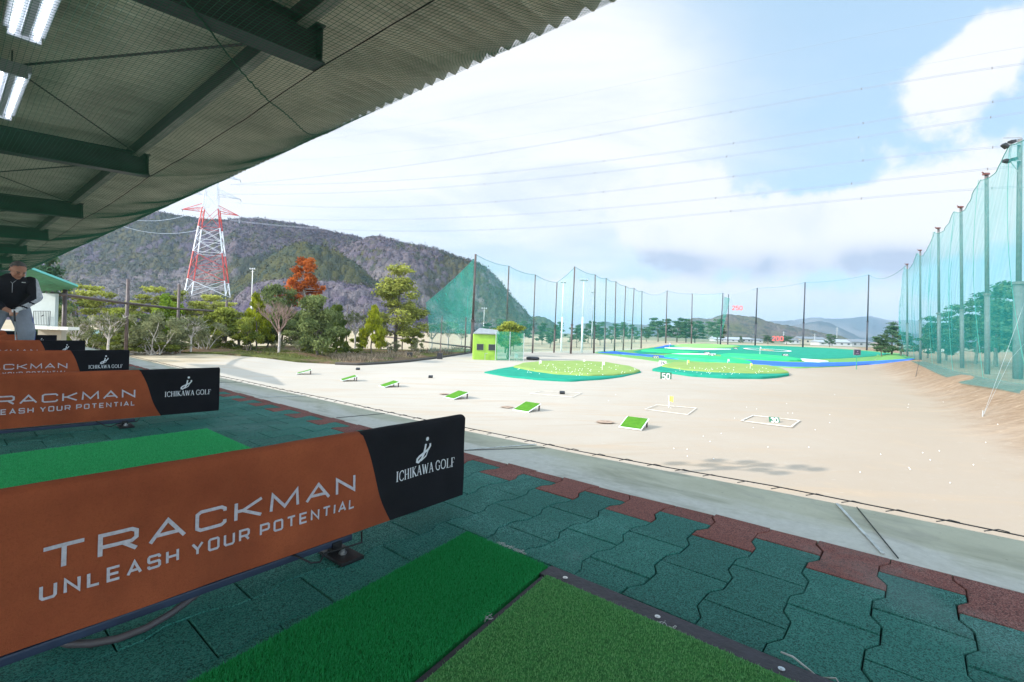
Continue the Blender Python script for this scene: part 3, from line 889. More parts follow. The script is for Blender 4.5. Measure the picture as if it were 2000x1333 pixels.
# ------------------------------------------------------------------ lettering by strokes
GLY = {
 'T': (1, [[(0, 1), (1, 1)], [(.5, 1), (.5, 0)]]),
 'R': (1, [[(0, 0), (0, 1), (.86, 1), (1, .88), (1, .56), (.86, .42), (0, .42)], [(.62, .42), (1, 0)]]),
 'A': (1.08, [[(0, 0), (.5, 1), (1, 0)], [(.19, .3), (.81, .3)]]),
 'C': (1, [[(1, .74), (1, .88), (.87, 1), (.13, 1), (0, .88), (0, .12), (.13, 0), (.87, 0), (1, .12), (1, .26)]]),
 'K': (1, [[(0, 0), (0, 1)], [(1, 1), (.26, .5), (1, 0)], [(0, .5), (.26, .5)]]),
 'M': (1.2, [[(0, 0), (0.04, 1), (.5, .12), (.96, 1), (1, 0)]]),
 'N': (1, [[(0, 0), (0, 1), (1, 0), (1, 1)]]),
 'U': (1, [[(0, 1), (0, .14), (.14, 0), (.86, 0), (1, .14), (1, 1)]]),
 'L': (.8, [[(0, 1), (0, 0), (1, 0)]]),
 'E': (.9, [[(1, 1), (0, 1), (0, 0), (1, 0)], [(0, .5), (.9, .5)]]),
 'S': (1, [[(1, .78), (1, .9), (.9, 1), (.1, 1), (0, .9), (0, .6), (.1, .5), (.9, .5), (1, .4), (1, .1), (.9, 0), (.1, 0), (0, .1), (0, .22)]]),
 'H': (1, [[(0, 0), (0, 1)], [(1, 0), (1, 1)], [(0, .5), (1, .5)]]),
 'Y': (1, [[(0, 1), (.5, .45), (1, 1)], [(.5, .45), (.5, 0)]]),
 'O': (1, [[(.5, 1), (.13, 1), (0, .88), (0, .12), (.13, 0), (.87, 0), (1, .12), (1, .88), (.87, 1), (.5, 1)]]),
 'P': (1, [[(0, 0), (0, 1), (.86, 1), (1, .88), (1, .54), (.86, .42), (0, .42)]]),
 'I': (.0, [[(0, 0), (0, 1)]]),
 '0': (.6, [[(.5, 1), (.2, 1), (0, .85), (0, .15), (.2, 0), (.8, 0), (1, .15), (1, .85), (.8, 1), (.5, 1)]]),
 '1': (.2, [[(0, .8), (.8, 1), (.8, 0)]]),
 '2': (.6, [[(0, .78), (.05, .92), (.2, 1), (.8, 1), (1, .88), (1, .66), (0, .12), (0, 0), (1, 0)]]),
 '3': (.6, [[(0, .85), (.2, 1), (.8, 1), (1, .85), (1, .65), (.8, .52), (.4, .52)], [(.8, .52), (1, .38), (1, .15), (.8, 0), (.2, 0), (0, .15)]]),
 '5': (.6, [[(1, 1), (.05, 1), (0, .52), (.8, .58), (1, .45), (1, .15), (.8, 0), (.2, 0), (0, .14)]]),
 '7': (.6, [[(0, 1), (1, 1), (.35, 0)]]),
}


def ribbon(pl, w):
    """mitred ribbon quads along a 2-D polyline"""
    pl = [Vector(p) for p in pl]; L = []; Rr = []
    for i, p in enumerate(pl):
        d0 = (p - pl[i - 1]).normalized() if i else None
        d1 = (pl[i + 1] - p).normalized() if i < len(pl) - 1 else None
        closed = (pl[0] - pl[-1]).length < 1e-6
        if d0 is None: d0 = (pl[-1] - pl[-2]).normalized() if closed else d1
        if d1 is None: d1 = (pl[1] - pl[0]).normalized() if closed else d0
        n0 = Vector((-d0.y, d0.x)); n1 = Vector((-d1.y, d1.x)); m = n0 + n1
        if m.length < 1e-4: m = n0
        m.normalize(); k = min(1 / max(m.dot(n0), .35), 2.2)
        L.append(p + m * w / 2 * k); Rr.append(p - m * w / 2 * k)
    return [(L[i], Rr[i], Rr[i + 1], L[i + 1]) for i in range(len(pl) - 1)]


def text_quads(s, x0, x1, z0, h, sw, space=0.5, gap=0.42, asp=1.0):
    """quads of a word set between x0 and x1"""
    tot = 0; items = []
    for i, ch in enumerate(s):
        if ch == ' ': tot += space; continue
        wd, st = GLY[ch]; items.append((ch, tot, wd)); tot += wd + gap
    tot -= gap
    k = (x1 - x0 - sw) / tot; out = []
    for ch, o_, wd in items:
        for pl in GLY[ch][1]:
            q = [(x0 + sw / 2 + (o_ + p[0] * wd) * k, z0 + sw / 2 + p[1] * (h - sw)) for p in pl]
            out += ribbon(q, sw)
    return out


def split_quads(qs, step):
    out = []
    for a, b, c, d in qs:
        n = max(1, int(max((d - a).length, (c - b).length) / step))
        for i in range(n):
            f0, f1 = i / n, (i + 1) / n
            out.append((a.lerp(d, f0), b.lerp(c, f0), b.lerp(c, f1), a.lerp(d, f1)))
    return out


SER = {  # (advance, [(polyline, relative width)]) high-contrast roman capitals, unit height
 'I': (.36, [([(.18, 0), (.18, 1)], 1), ([(.04, 0.02), (.32, 0.02)], .35), ([(.04, .98), (.32, .98)], .35)]),
 'C': (.74, [([(.66, .74), (.64, .9), (.46, .985), (.3, .95), (.14, .8), (.08, .5), (.14, .2), (.3, .05), (.46, .015), (.6, .07), (.68, .22)], .7), ([(.66, .70), (.66, .96)], .4)]),
 'H': (.82, [([(.16, 0), (.16, 1)], 1), ([(.66, 0), (.66, 1)], 1), ([(.16, .5), (.66, .5)], .4), ([(.04, .02), (.28, .02)], .35), ([(.54, .02), (.78, .02)], .35), ([(.04, .98), (.28, .98)], .35), ([(.54, .98), (.78, .98)], .35)]),
 'K': (.76, [([(.16, 0), (.16, 1)], 1), ([(.62, 1), (.2, .5)], .45), ([(.26, .56), (.70, 0)], 1), ([(.04, .02), (.28, .02)], .35), ([(.54, .02), (.80, .02)], .35), ([(.04, .98), (.28, .98)], .35), ([(.48, .98), (.72, .98)], .35)]),
 'A': (.76, [([(.10, 0), (.38, 1)], .45), ([(.38, 1), (.66, 0)], 1), ([(.2, .34), (.54, .34)], .4), ([(.0, .02), (.22, .02)], .35), ([(.54, .02), (.78, .02)], .35)]),
 'W': (1.05, [([(.10, 1), (.32, 0)], 1), ([(.32, 0), (.52, .95)], .45), ([(.50, .95), (.72, 0)], 1), ([(.72, 0), (.94, 1)], .45), ([(.0, .98), (.22, .98)], .35), ([(.84, .98), (1.04, .98)], .35)]),
 'G': (.82, [([(.66, .74), (.64, .9), (.46, .985), (.3, .95), (.14, .8), (.08, .5), (.14, .2), (.3, .05), (.46, .015), (.6, .05), (.68, .1), (.68, .42)], .75), ([(.66, .70), (.66, .96)], .4), ([(.54, .42), (.80, .42)], .35)]),
 'O': (.84, [([(.42, .985), (.24, .94), (.11, .76), (.08, .5), (.11, .24), (.24, .06), (.42, .015), (.6, .06), (.73, .24), (.76, .5), (.73, .76), (.6, .94), (.42, .985)], .75)]),
 'L': (.66, [([(.16, 0), (.16, 1)], 1), ([(.04, .02), (.60, .02)], .35), ([(.6, 0), (.6, .24)], .4), ([(.04, .98), (.28, .98)], .35)]),
 'F': (.64, [([(.16, 0), (.16, 1)], 1), ([(.04, .98), (.58, .98)], .35), ([(.58, 1), (.58, .76)], .4), ([(.16, .5), (.46, .5)], .4), ([(.04, .02), (.30, .02)], .35)]),
}


def serif_quads(s, x0, x1, z0, h, sw):
    tot = sum(.34 if c == ' ' else SER[c][0] + .05 for c in s); k = (x1 - x0) / tot; o_ = 0; out = []
    for c in s:
        if c == ' ': o_ += .34; continue
        for pl, w in SER[c][1]: out += ribbon([(x0 + (o_ + p[0]) * k, z0 + p[1] * h) for p in pl], sw * w)
        o_ += SER[c][0] + .05
    return out


# ------------------------------------------------------------------ bay dividers with printed banners
def cloth(name, c, c2, weave=900):
    m = mat(name, c, 0.85, spec=0.2, noise_scale=5, color2=c2, detail=7)
    t = NT(m.node_tree); b = t.n['Principled BSDF']; tcn = t.node('ShaderNodeTexCoord')
    bc = b.inputs['Base Color'].links[0].from_socket
    felt = t.noise(tcn.outputs['Object'], 210, 4, 0.75); soil = t.noise(tcn.outputs['Object'], 3.2, 6, 0.68, 0.6); scuff = t.noise(t.comb(t.math('MULTIPLY', t.sep(tcn.outputs['Object'])[0], 5.0), 0.0, t.math('MULTIPLY', t.sep(tcn.outputs['Object'])[2], 30.0)), 1.0, 5, 0.7)
    bc = t.mix(t.math('MULTIPLY', t.smooth(felt, 0.45, 0.75), 0.42), bc, tuple(x * .45 for x in c))
    bc = t.mix(t.math('MULTIPLY', t.smooth(soil, 0.50, 0.72), 0.45), bc, tuple(x * .5 + .008 for x in c))
    bc = t.mix(t.math('MULTIPLY', t.smooth(scuff, 0.64, 0.80), 0.22), bc, tuple(min(1, x * 1.25 + .04) for x in c))
    t.l.new(bc, b.inputs['Base Color'])
    f = t.math('ADD', t.noise(tcn.outputs['Object'], 500, 2, 0.6), t.math('MULTIPLY', t.noise(tcn.outputs['Object'], 9, 4, 0.6), 1.2))
    bn = t.node('ShaderNodeBump', {'Strength': 0.35, 'Distance': 0.006, 'Height': f}); t.l.new(bn.outputs[0], b.inputs['Normal'])
    return m


M_orange = cloth('orange_cloth', (0.43, 0.105, 0.042), (0.28, 0.064, 0.027))
M_blackcloth = cloth('black_cloth', (0.016, 0.016, 0.020), (0.010, 0.010, 0.013))
M_print = mat('white_print', (0.56, 0.50, 0.54), 0.8, noise_scale=120, noise_amt=0.15)
M_printw = mat('bright_print', (0.72, 0.72, 0.74), 0.8)
M_rail = mat('blue_grey_rail', (0.03, 0.045, 0.085), 0.45, noise_scale=8)
NL, NR, ZB, ZT = -0.02, 1.345, 0.052, 0.366     # banner extents along n and up


def wrinkle(x, z):
    v = (z - ZB) / (ZT - ZB); e = 4 * v * (1 - v)
    return 0.011 * e * mnoise.noise((x * 3.1, z * 6.0, 2.2)) + 0.006 * mnoise.noise((x * 9, z * 5 + x * 7, 5.1)) * e + 0.004 * (1 - v) * mnoise.noise((x * 5, 0, 9.0))


def border(z):
    v = (ZT - z) / (ZT - ZB)
    return 0.872 + 0.125 * v ** 1.1 + .008 * math.sin(v * 6)


def proto_divider():
    t = thing('bay_divider', (0, 0, 0), 'x', 'divider')
    # banner: front face, rolled top, back face; orange and black print share one cloth
    NU1, NU2, NZ = 44, 18, 14
    def col_x(j, z): return NL + (border(z) - NL) * j / NU1 if j <= NU1 else border(z) + (NR - border(z)) * (j - NU1) / NU2
    rows = [('f', ZB + (ZT - .012 - ZB) * k / NZ) for k in range(NZ + 1)] + [('t', a) for a in (30, 60, 90, 120, 150)] + [('b', ZT - .012 - (ZT - .012 - ZB) * k / 6) for k in range(7)]
    mb = MB(); vs = []; nj = NU1 + NU2 + 1
    for kind, q in rows:
        for j in range(nj):
            if kind == 'f': x = col_x(j, q); vs.append((x, -.024 - wrinkle(x, q) * (1 if q < ZT - .03 else .4), q))
            elif kind == 't': x = col_x(j, ZT); vs.append((x, -.022 * math.cos(R(q)), ZT - .012 + .012 * math.sin(R(q)) - .003 * abs(mnoise.noise((x * 6, 1, 1)))))
            else: x = col_x(j, q); vs.append((x, .024, q))
    fs = []; mi = []
    for r_ in range(len(rows) - 1):
        for j in range(nj - 1):
            mb.f.append((r_ * nj + j, r_ * nj + j + 1, (r_ + 1) * nj + j + 1, (r_ + 1) * nj + j)); mb.m.append(0 if j < NU1 else 1)
    mb.v = vs
    # closed outer end
    b = len(mb.v)
    mb.v += [(NR + .002, -.022, ZB + .01), (NR + .002, .022, ZB + .01), (NR + .002, .020, ZT - .012), (NR + .002, -.020, ZT - .012)]
    mb.f.append((b, b + 1, b + 2, b + 3)); mb.m.append(1)
    ban = mb.build('banner', [M_orange, M_blackcloth], t, smooth=True)
    def lay(name, qs, m):
        mb = MB()
        for q in split_quads(qs, .02):
            vs = [(p.x, -.0262 - wrinkle(p.x, p.y), p.y) for p in q]
            mb.add(vs, [(0, 1, 2, 3)])
        o = mb.build(name, m, ban); return o
    lay('headline_lettering', text_quads('TRACKMAN', .142, .852, .188, .052, .0080, gap=.42), M_print)
    lay('tagline_lettering', text_quads('UNLEASH YOUR POTENTIAL', .142, .852, .134, .031, .0054, space=.75, gap=.72), M_print)
    lay('club_name_lettering', serif_quads('ICHIKAWA GOLF', 1.013, 1.292, .176, .035, .0046), M_printw)
    E = [(.60, .80), (.57, .62), (.50, .34), (.36, .14), (.14, .01), (.02, .05), (.04, .16), (.2, .27), (.48, .38), (.84, .52), (.98, .66), (.96, .78)]
    qs = ribbon([(1.108 + p[0] * .062, .222 + p[1] * .078) for p in E], .0085)
    qs += ribbon([(1.160, .262), (1.150, .240), (1.128, .226)], .005)
    cx, cz, r_ = 1.151, .302, .0075
    for k in range(10):
        a0, a1 = 2 * math.pi * k / 10, 2 * math.pi * (k + 1) / 10
        c = Vector((cx, cz)); p0 = c + Vector((math.cos(a0), math.sin(a0))) * r_; p1 = c + Vector((math.cos(a1), math.sin(a1))) * r_
        qs.append((c, p0, (p0 + p1) / 2, p1))
    lay('emblem', qs, M_printw)
    mb = MB()
    mb.tube([(NL, 0, ZT - .022), (NR - .01, 0, ZT - .022)], .012, 8); mb.tube([(NL, 0, .068), (NR - .01, 0, .068)], .012, 8)
    mb.tube([(NR - .02, 0, .05), (NR - .02, 0, ZT - .02)], .012, 8); mb.tube([(NL + .02, 0, .05), (NL + .02, 0, ZT - .02)], .012, 8)
    mb.build('frame', M_black, t, smooth=True)
    mb = MB(); mb.box(((.22 + .80) / 2 - .1, .004, .034), (.9, .030, .020), bev=.005); mb.build('base_rail', M_rail, t)
    for x in (.805, .0):
        mb = MB(); mb.box((x, -.035, .006), (.075, .13, .010), bev=.002); mb.box((x, 0, .022), (.03, .03, .03))
        fp = mb.build('foot_plate', M_black, t)
        mb = MB(); mb.tube([(x, -.045, .010), (x, -.045, .026)], .006, 6); mb.tube([(x, -.045, .011), (x, -.045, .017)], .012, 6); mb.build('bolt', M_steel, fp)
    mb = MB(); mb.tube([(.66, -.01, .05), (.70, -.05, .022), (.73, -.045, .012), (.76, -.02, .02), (.80, -.05, .03), (.86, -.06, .032), (.88, -.03, .05)], .0028, 6); mb.build('loose_wire', M_black, t, smooth=True)
    return t


div0 = proto_divider()
DIV = [(1.335, 0.0, R(1.8), 'orange and black banner divider nearest the camera, fully lettered across the foreground'),
       (3.985, 0.0, R(-2.5), 'second orange and black banner divider from the camera, behind the green mat'),
       (6.52, 0.0, 0.0, 'third orange and black banner divider from the camera, between second and fourth'),
       (9.26, 0.05, R(-.5), 'fourth banner divider from the camera, standing just in front of the golfer'),
       (11.82, 0.05, 0.0, 'fifth banner divider from the camera, standing just behind the golfer'),
       (14.45, 0.05, 0.0, 'farthest and smallest black ended banner divider, behind the golfer')]
for i, (u, dn, rz, lab) in enumerate(DIV):
    o = div0 if i == 0 else copy_tree(div0)
    o.location = W(dn, u, 0); o.rotation_euler = (0, 0, ANG + rz)
    tag(o, lab, 'divider', 'banner dividers between the tee bays')
def DK(px, py, z):
    a_, e_ = ray(px, py); t_ = (DECK_Z + z - CAM_Z) / e_
    return Vector((a_ * t_, t_, DECK_Z + z))


cab = thing('floor_cable', DK(230, 1248, .0), 'grey brown cord looping on the rubber floor under the nearest divider', 'cord', rz=ANG)
Rz = Matrix.Rotation(-ANG, 3, 'Z')
mb = MB(); mb.tube([Rz @ (DK(x, y, z_) - cab.location) for x, y, z_ in ((128, 1218, .012), (104, 1236, .010), (108, 1250, .009), (135, 1258, .009), (180, 1257, .009), (230, 1248, .009), (285, 1227, .009), (335, 1198, .012), (378, 1166, .02), (415, 1138, .03), (440, 1118, .035))], .008, 8)
mb.build('cord_run', mat('cord_rubber', (0.10, 0.085, 0.09), 0.5), cab, smooth=True)


# ------------------------------------------------------------------ hitting mats
def turf_base(name, c):
    m = mat(name, c, 0.9, spec=0.2, noise_scale=160, noise_amt=0.45, bump=0.8, bump_scale=300)
    return m


def blades(name, poly, z0, count, h, mat_, parent, lean=(0.25, 0.1)):
    """short artificial-turf blades over a four-cornered patch, corners a,b,c,d"""
    a, b, c, d = [np.array(p) for p in poly]
    s = rng.random(count); t = rng.random(count)
    B = (a[None] * ((1 - s) * (1 - t))[:, None] + b[None] * (s * (1 - t))[:, None] + c[None] * (s * t)[:, None] + d[None] * ((1 - s) * t)[:, None])
    ang = rng.random(count) * 2 * np.pi; w = .0007 + .0006 * rng.random(count)
    hh = h * (0.65 + .5 * rng.random(count)); ln = hh * .55
    dx, dy = np.cos(ang), np.sin(ang); la = rng.normal(0, .5, (count, 2)) + np.array(lean)
    z = np.full(count, z0)
    v0 = np.stack([B[:, 0] - dx * w, B[:, 1] - dy * w, z], -1); v1 = np.stack([B[:, 0] + dx * w, B[:, 1] + dy * w, z], -1)
    v2 = np.stack([B[:, 0] + la[:, 0] * ln, B[:, 1] + la[:, 1] * ln, z + hh], -1)
    V = np.stack([v0, v1, v2], 1).reshape(-1, 3); F = np.arange(count * 3).reshape(-1, 3)
    return np_mesh(name, V, F, mat_, parent, attrs={'tint': ('FACE', rng.random(count))})


M_turfA = turf_base('turf_bright', (0.016, 0.30, 0.07)); M_bladeA = foliage('turf_bright_blades', (0.018, 0.34, 0.085), (0.08, 0.58, 0.22), .35)
M_turfB = turf_base('turf_olive', (0.09, 0.33, 0.095)); M_bladeB = foliage('turf_olive_blades', (0.13, 0.40, 0.105), (0.28, 0.60, 0.25), .4)
M_turfC = turf_base('turf_pale', (0.04, 0.46, 0.15)); M_bladeC = foliage('turf_pale_blades', (0.06, 0.56, 0.21), (0.16, 0.76, 0.36), .4)
M_rubber = mat('black_purple_rubber', (0.030, 0.024, 0.036), 0.6, noise_scale=25, noise_amt=0.3, bump=0.2, bump_scale=60)
M_fray = mat('frayed_backing', (0.62, 0.63, 0.62), 0.9)


def skew(n, u0): return u0 - 0.133 * (1.18 - n)


def mat_thing(name, poly, z, blade_n, h, m1, m2, label, group=None):
    c = np.mean(np.array(poly), 0)
    t = thing(name, W(c[0], c[1], 0), label, 'mat', group, ANG)
    loc = [(p[0] - c[0], p[1] - c[1]) for p in poly]
    mb = MB(); mb.prism(loc[::-1], .002, z); mb.build('backing', m1, t)
    o = blades('pile', loc, z - .001, int(blade_n * 2.2), h * .72, m2, t)
    return t, c


pA = [(1.175, 1.155), (1.17, .815), (-.7, skew(-.7, .815)), (-.7, skew(-.7, 1.155))]
mA, cA = mat_thing('hitting_mat', pA, .014, 62000, .012, M_turfA, M_bladeA, 'bright green narrow turf strip in the foreground beside the olive mat')
pB = [(1.125, .785), (1.125, -.95), (-.7, -.95), (-.7, skew(-.7, .785))]
mB, cB = mat_thing('stance_mat', pB, .016, 110000, .009, M_turfB, M_bladeB, 'large olive green turf mat at the bottom of the photo with rubber border')
mb = MB(); mb.box((1.152 - cB[0], -.07 - cB[1], .008), (.062, 1.76, .012), bev=.002); st = mb.build('rubber_border', M_rubber, mB)
for u in (.74, .47, .2, -.07, -.34):
    mb = MB(); mb.tube([(1.150 - cB[0], u - cB[1], .012), (1.150 - cB[0], u - cB[1], .0155)], .007, 10); mb.tube([(1.150 - cB[0], u - cB[1], .012), (1.150 - cB[0], u - cB[1], .0165)], .003, 8)
    mb.build('rivet', M_steel, st)
mb = MB()
mb.prism([(1.12 - cB[0], .80 - cB[1]), (1.12 - cB[0], .772 - cB[1]), (-.7 - cB[0], skew(-.7, .785) - .003 - cB[1]), (-.7 - cB[0], skew(-.7, .815) - cB[1])][::-1], .003, .010)
mb.build('edge_trim', M_rubber, mB)


def fray(parent, c, spots):
    P = []
    for (n, u, dn, du, cnt) in spots:
        for i in range(cnt):
            a = np.array([n + rnd.uniform(-dn, dn) - c[0], u + rnd.uniform(-du, du) - c[1], .014])
            q = [a]
            for k in range(5): q.append(q[-1] + np.array([rnd.gauss(.0015, .003), rnd.gauss(0, .004), rnd.gauss(-.0004, .0012)]))
            P.append(q)
    V, F = threads(np.array(P), .0007); np_mesh('frayed_edge', V, F, M_fray, parent)


fray(mA, cA, [(1.185, .97, .004, .05, 46), (.865, .775, .008, .010, 14)])
fray(mB, cB, [(1.13, .44, .004, .02, 22)])
mb = MB(); mb.tube([(1.225, .215, .006), (1.215, .19, .012), (1.20, .16, .008), (1.19, .14, .004), (1.16, .11, .014), (1.14, .09, .018)], .0022, 6)
mb.tube([(1.19, .14, .004), (1.20, .11, .012), (1.18, .10, .012), (1.15, .12, .018)], .0018, 6)
o = mb.build('loose_string', M_fray, None, smooth=True); deck_place(o); tag(o, 'white frayed string end lying on the rubber pavers by the olive mat', 'string')
pC = [(1.125, 3.46), (1.12, 2.73), (-.7, 2.62), (-.7, 3.35)]
mat_thing('hitting_mat', pC, .016, 60000, .009, M_turfC, M_bladeC, 'pale green turf mat between the nearest two banner dividers')

# ------------------------------------------------------------------ turf carpets, greens and bunkers on the range
def px_interp(pts, x): return float(np.interp(x, [p[0] for p in pts], [p[1] for p in pts]))


def drape(name, far, near, dz, material, n=36, m=10, dome=0.0, wob=0.0, parent=None, sub=None, skirt=0.0, rim=0.0):
    x0 = max(far[0][0], near[0][0]); x1 = min(far[-1][0], near[-1][0])
    xs_ = [x0 + (x1 - x0) * (0.5 - 0.5 * math.cos(math.pi * i / n)) for i in range(n + 1)]
    V = []
    for i, x in enumerate(xs_):
        a = G(x, px_interp(near, x)); b = G(x, px_interp(far, x))
        for j in range(m + 1):
            f = j / m; X = a.x + (b.x - a.x) * f; Y = a.y + (b.y - a.y) * f
            ex = 4 * (i / n) * (1 - i / n); ey = 4 * f * (1 - f)
            edge = min(1, ex * 3) * min(1, ey * 2.2)
            z = float(gz(X, Y)) + dz + dome * (min(1, ex * ey * 2.2) ** .6) + wob * edge * (mnoise.noise((X * .16, Y * .22, 1.7)) + .4)
            V.append((X, Y, z))
    F = []
    for i in range(n):
        for j in range(m): F.append((i * (m + 1) + j, (i + 1) * (m + 1) + j, (i + 1) * (m + 1) + j + 1, i * (m + 1) + j + 1))
    base = len(V)
    for i in range(n + 1): v = V[i * (m + 1)]; V.append((v[0], v[1], v[2] - dz - .05))
    for i in range(n): F.append((base + i, base + i + 1, (i + 1) * (m + 1), i * (m + 1)))
    mb = MB(); mb.v = V; mb.f = F; mb.m = [0] * len(F)
    return mb.build(name, material, parent, sub, smooth=True)


def carpet(name, c, c2, stripes=0.0, scale=0.7):
    m = mat(name, c, 0.95, spec=0.1, noise_scale=None)
    t = NT(m.node_tree); b = t.n['Principled BSDF']; g = t.node('ShaderNodeNewGeometry'); P = g.outputs['Position']
    x, y, z = t.sep(P)
    f = t.noise(P, scale, 5, 0.65)
    base = t.ramp(f, [(0.3, c2), (0.7, c)])
    if stripes:
        w = t.math('SINE', t.math('MULTIPLY', t.math('ADD', t.math('MULTIPLY', x, .75), t.math('MULTIPLY', y, .5)), 1.25))
        base = t.mix(t.math('MULTIPLY', t.math('GREATER_THAN', w, 0.0), stripes), base, c2)
    t.l.new(base, b.inputs['Base Color'])
    return m


M_emer = carpet('emerald_turf', (0.022, 0.27, 0.175), (0.012, 0.20, 0.13))
M_oliv = carpet('olive_turf', (0.155, 0.33, 0.10), (0.115, 0.26, 0.085))
M_lightg = carpet('light_olive_turf', (0.25, 0.33, 0.10), (0.18, 0.27, 0.07))
M_bright = carpet('bright_striped_turf', (0.055, 0.47, 0.19), (0.025, 0.36, 0.14), 0.8)
M_farlight = carpet('lime_turf', (0.24, 0.45, 0.14), (0.19, 0.40, 0.12))
M_blue = carpet('blue_water_carpet', (0.045, 0.15, 0.56), (0.03, 0.11, 0.44))
M_bunk = carpet('white_bunker_sand', (0.72, 0.70, 0.66), (0.62, 0.60, 0.56))
M_tan = carpet('tan_circle', (0.62, 0.45, 0.24), (0.52, 0.38, 0.2))

olive_far = [(1160, 690), (1172, 686.5), (1240, 684), (1290, 677), (1330, 674), (1420, 674.5), (1520, 676), (1620, 680), (1700, 686), (1758, 691), (1790, 702)]
olive_near = [(1160, 690), (1200, 695.5), (1260, 703.5), (1320, 712), (1420, 714), (1500, 716.5), (1560, 720), (1650, 716.5), (1720, 710.5), (1790, 702)]
tag(drape('lawn_olive_turf', olive_far, olive_near, .05, M_oliv, 60, 30), kind='structure')
tag(drape('lawn_emerald_turf', [(1236, 688), (1270, 681), (1312, 674.6), (1360, 673.6), (1440, 674.5), (1540, 677.5), (1640, 682.5), (1700, 687.5), (1742, 692)],
          [(1236, 688), (1250, 692), (1330, 691), (1400, 693), (1480, 699.5), (1560, 702.5), (1640, 701.5), (1700, 697.5), (1742, 692)], .09, M_emer, 60, 24), kind='structure')
tag(drape('water_blue_carpet', [(1168, 689.5), (1200, 687.5), (1240, 692), (1300, 696.6), (1380, 701), (1460, 704.5), (1540, 709), (1600, 710), (1660, 709), (1720, 706), (1786, 702)],
          [(1168, 689.5), (1200, 692), (1250, 696), (1305, 701.5), (1380, 708), (1460, 713), (1540, 717), (1600, 717.2), (1660, 715.5), (1720, 711), (1786, 702.8)], .13, M_blue, 60, 8), kind='structure')
tag(drape('water_blue_inlet', [(1278, 681.5), (1300, 675.6), (1311, 674.2)], [(1278, 682), (1300, 679.6), (1311, 675.5)], .14, M_blue, 16, 4), kind='structure')


def patch(name, label, cat, far, near, dz, mt, group=None, **k):
    c = G((far[0][0] + far[-1][0]) / 2, (far[0][1] + near[-1][1]) / 2 + 1)
    o = drape(name, far, near, dz, mt, **k)
    return tag(o, label, cat, group)


patch('target_green', 'pale lime target green at the far end of the range, above the long white bunker', 'green', [(1317, 677.5), (1330, 674.5), (1380, 673.8), (1420, 676), (1445, 678.5)], [(1317, 677.5), (1350, 680.6), (1400, 681.2), (1430, 680), (1445, 678.5)], .16, M_farlight, 'turf target greens', dome=.25)
patch('target_green', 'thin bright green strip left of the black yard markers and below the long bunker', 'green', [(1252, 687.2), (1262, 683.6), (1300, 684.5), (1340, 687.5), (1365, 690.5)], [(1252, 687.2), (1290, 690), (1330, 691.5), (1350, 691.6), (1365, 690.5)], .16, M_bright, 'turf target greens', dome=.2)
patch('target_green', 'striped bright green target patch right behind the nearer right hand island green', 'green', [(1297, 699), (1312, 696.2), (1360, 697.5), (1420, 702), (1468, 712)], [(1297, 699), (1330, 704), (1380, 708.4), (1430, 711.4), (1468, 712.6)], .28, M_bright, 'turf target greens', dome=.3)
patch('target_green', 'striped bright green target patch beside the blue carpet, right of the other striped one', 'green', [(1408, 697), (1425, 694.6), (1480, 696), (1530, 700), (1566, 706.6)], [(1408, 697), (1450, 701.4), (1500, 705), (1540, 706.8), (1566, 706.8)], .28, M_bright, 'turf target greens', dome=.3)
patch('bunker', 'long white bunker sand strip below the far lime green', 'bunker', [(1298, 680.6), (1330, 680.8), (1380, 682.2), (1428, 683.4)], [(1298, 681), (1330, 683.4), (1380, 684.8), (1428, 684)], .2, M_bunk, 'white bunkers', m=4)
patch('bunker', 'short thin white bunker strip behind the black yard markers', 'bunker', [(1312, 693), (1350, 692.4), (1398, 693)], [(1312, 693.4), (1350, 694.6), (1398, 694)], .2, M_bunk, 'white bunkers', m=4)
patch('bunker', 'white bunker strip at right between striped green and olive turf', 'bunker', [(1543, 703), (1570, 702.8), (1600, 705), (1618, 707.4)], [(1543, 703.4), (1570, 706.6), (1600, 708.6), (1618, 708)], .2, M_bunk, 'white bunkers', m=4)

# painted ring target
def ground_ring(name, cx, cy, rx, ry, w, m, dz):
    c = G(cx, cy); e = G(cx + rx, cy + rx * math.tan(ROLL)); r_ = (Vector((e.x, e.y)) - Vector((c.x, c.y))).length
    mb = MB(); n = 48; vs = []
    for k in range(n):
        a = 2 * math.pi * k / n
        for q in (r_, max(0, r_ - w)):
            X, Y = c.x + q * math.cos(a), c.y + q * math.sin(a) * 1.0
            vs.append((X, Y, float(gz(X, Y)) + dz))
    mb.add(vs, [(2 * k, 2 * ((k + 1) % n), 2 * ((k + 1) % n) + 1, 2 * k + 1) for k in range(n)])
    return mb.build(name, m)


o = ground_ring('target_ring', 1498, 685, 42, 4, .9, M_white, .2); tag(o, 'white painted ring on the emerald turf below the red 200 sign', 'target ring')
o = ground_ring('target_disc', 1497, 685.3, 13, 2, 99, M_tan, .2); tag(o, 'small tan disc inside the white painted ring on emerald turf', 'target disc')

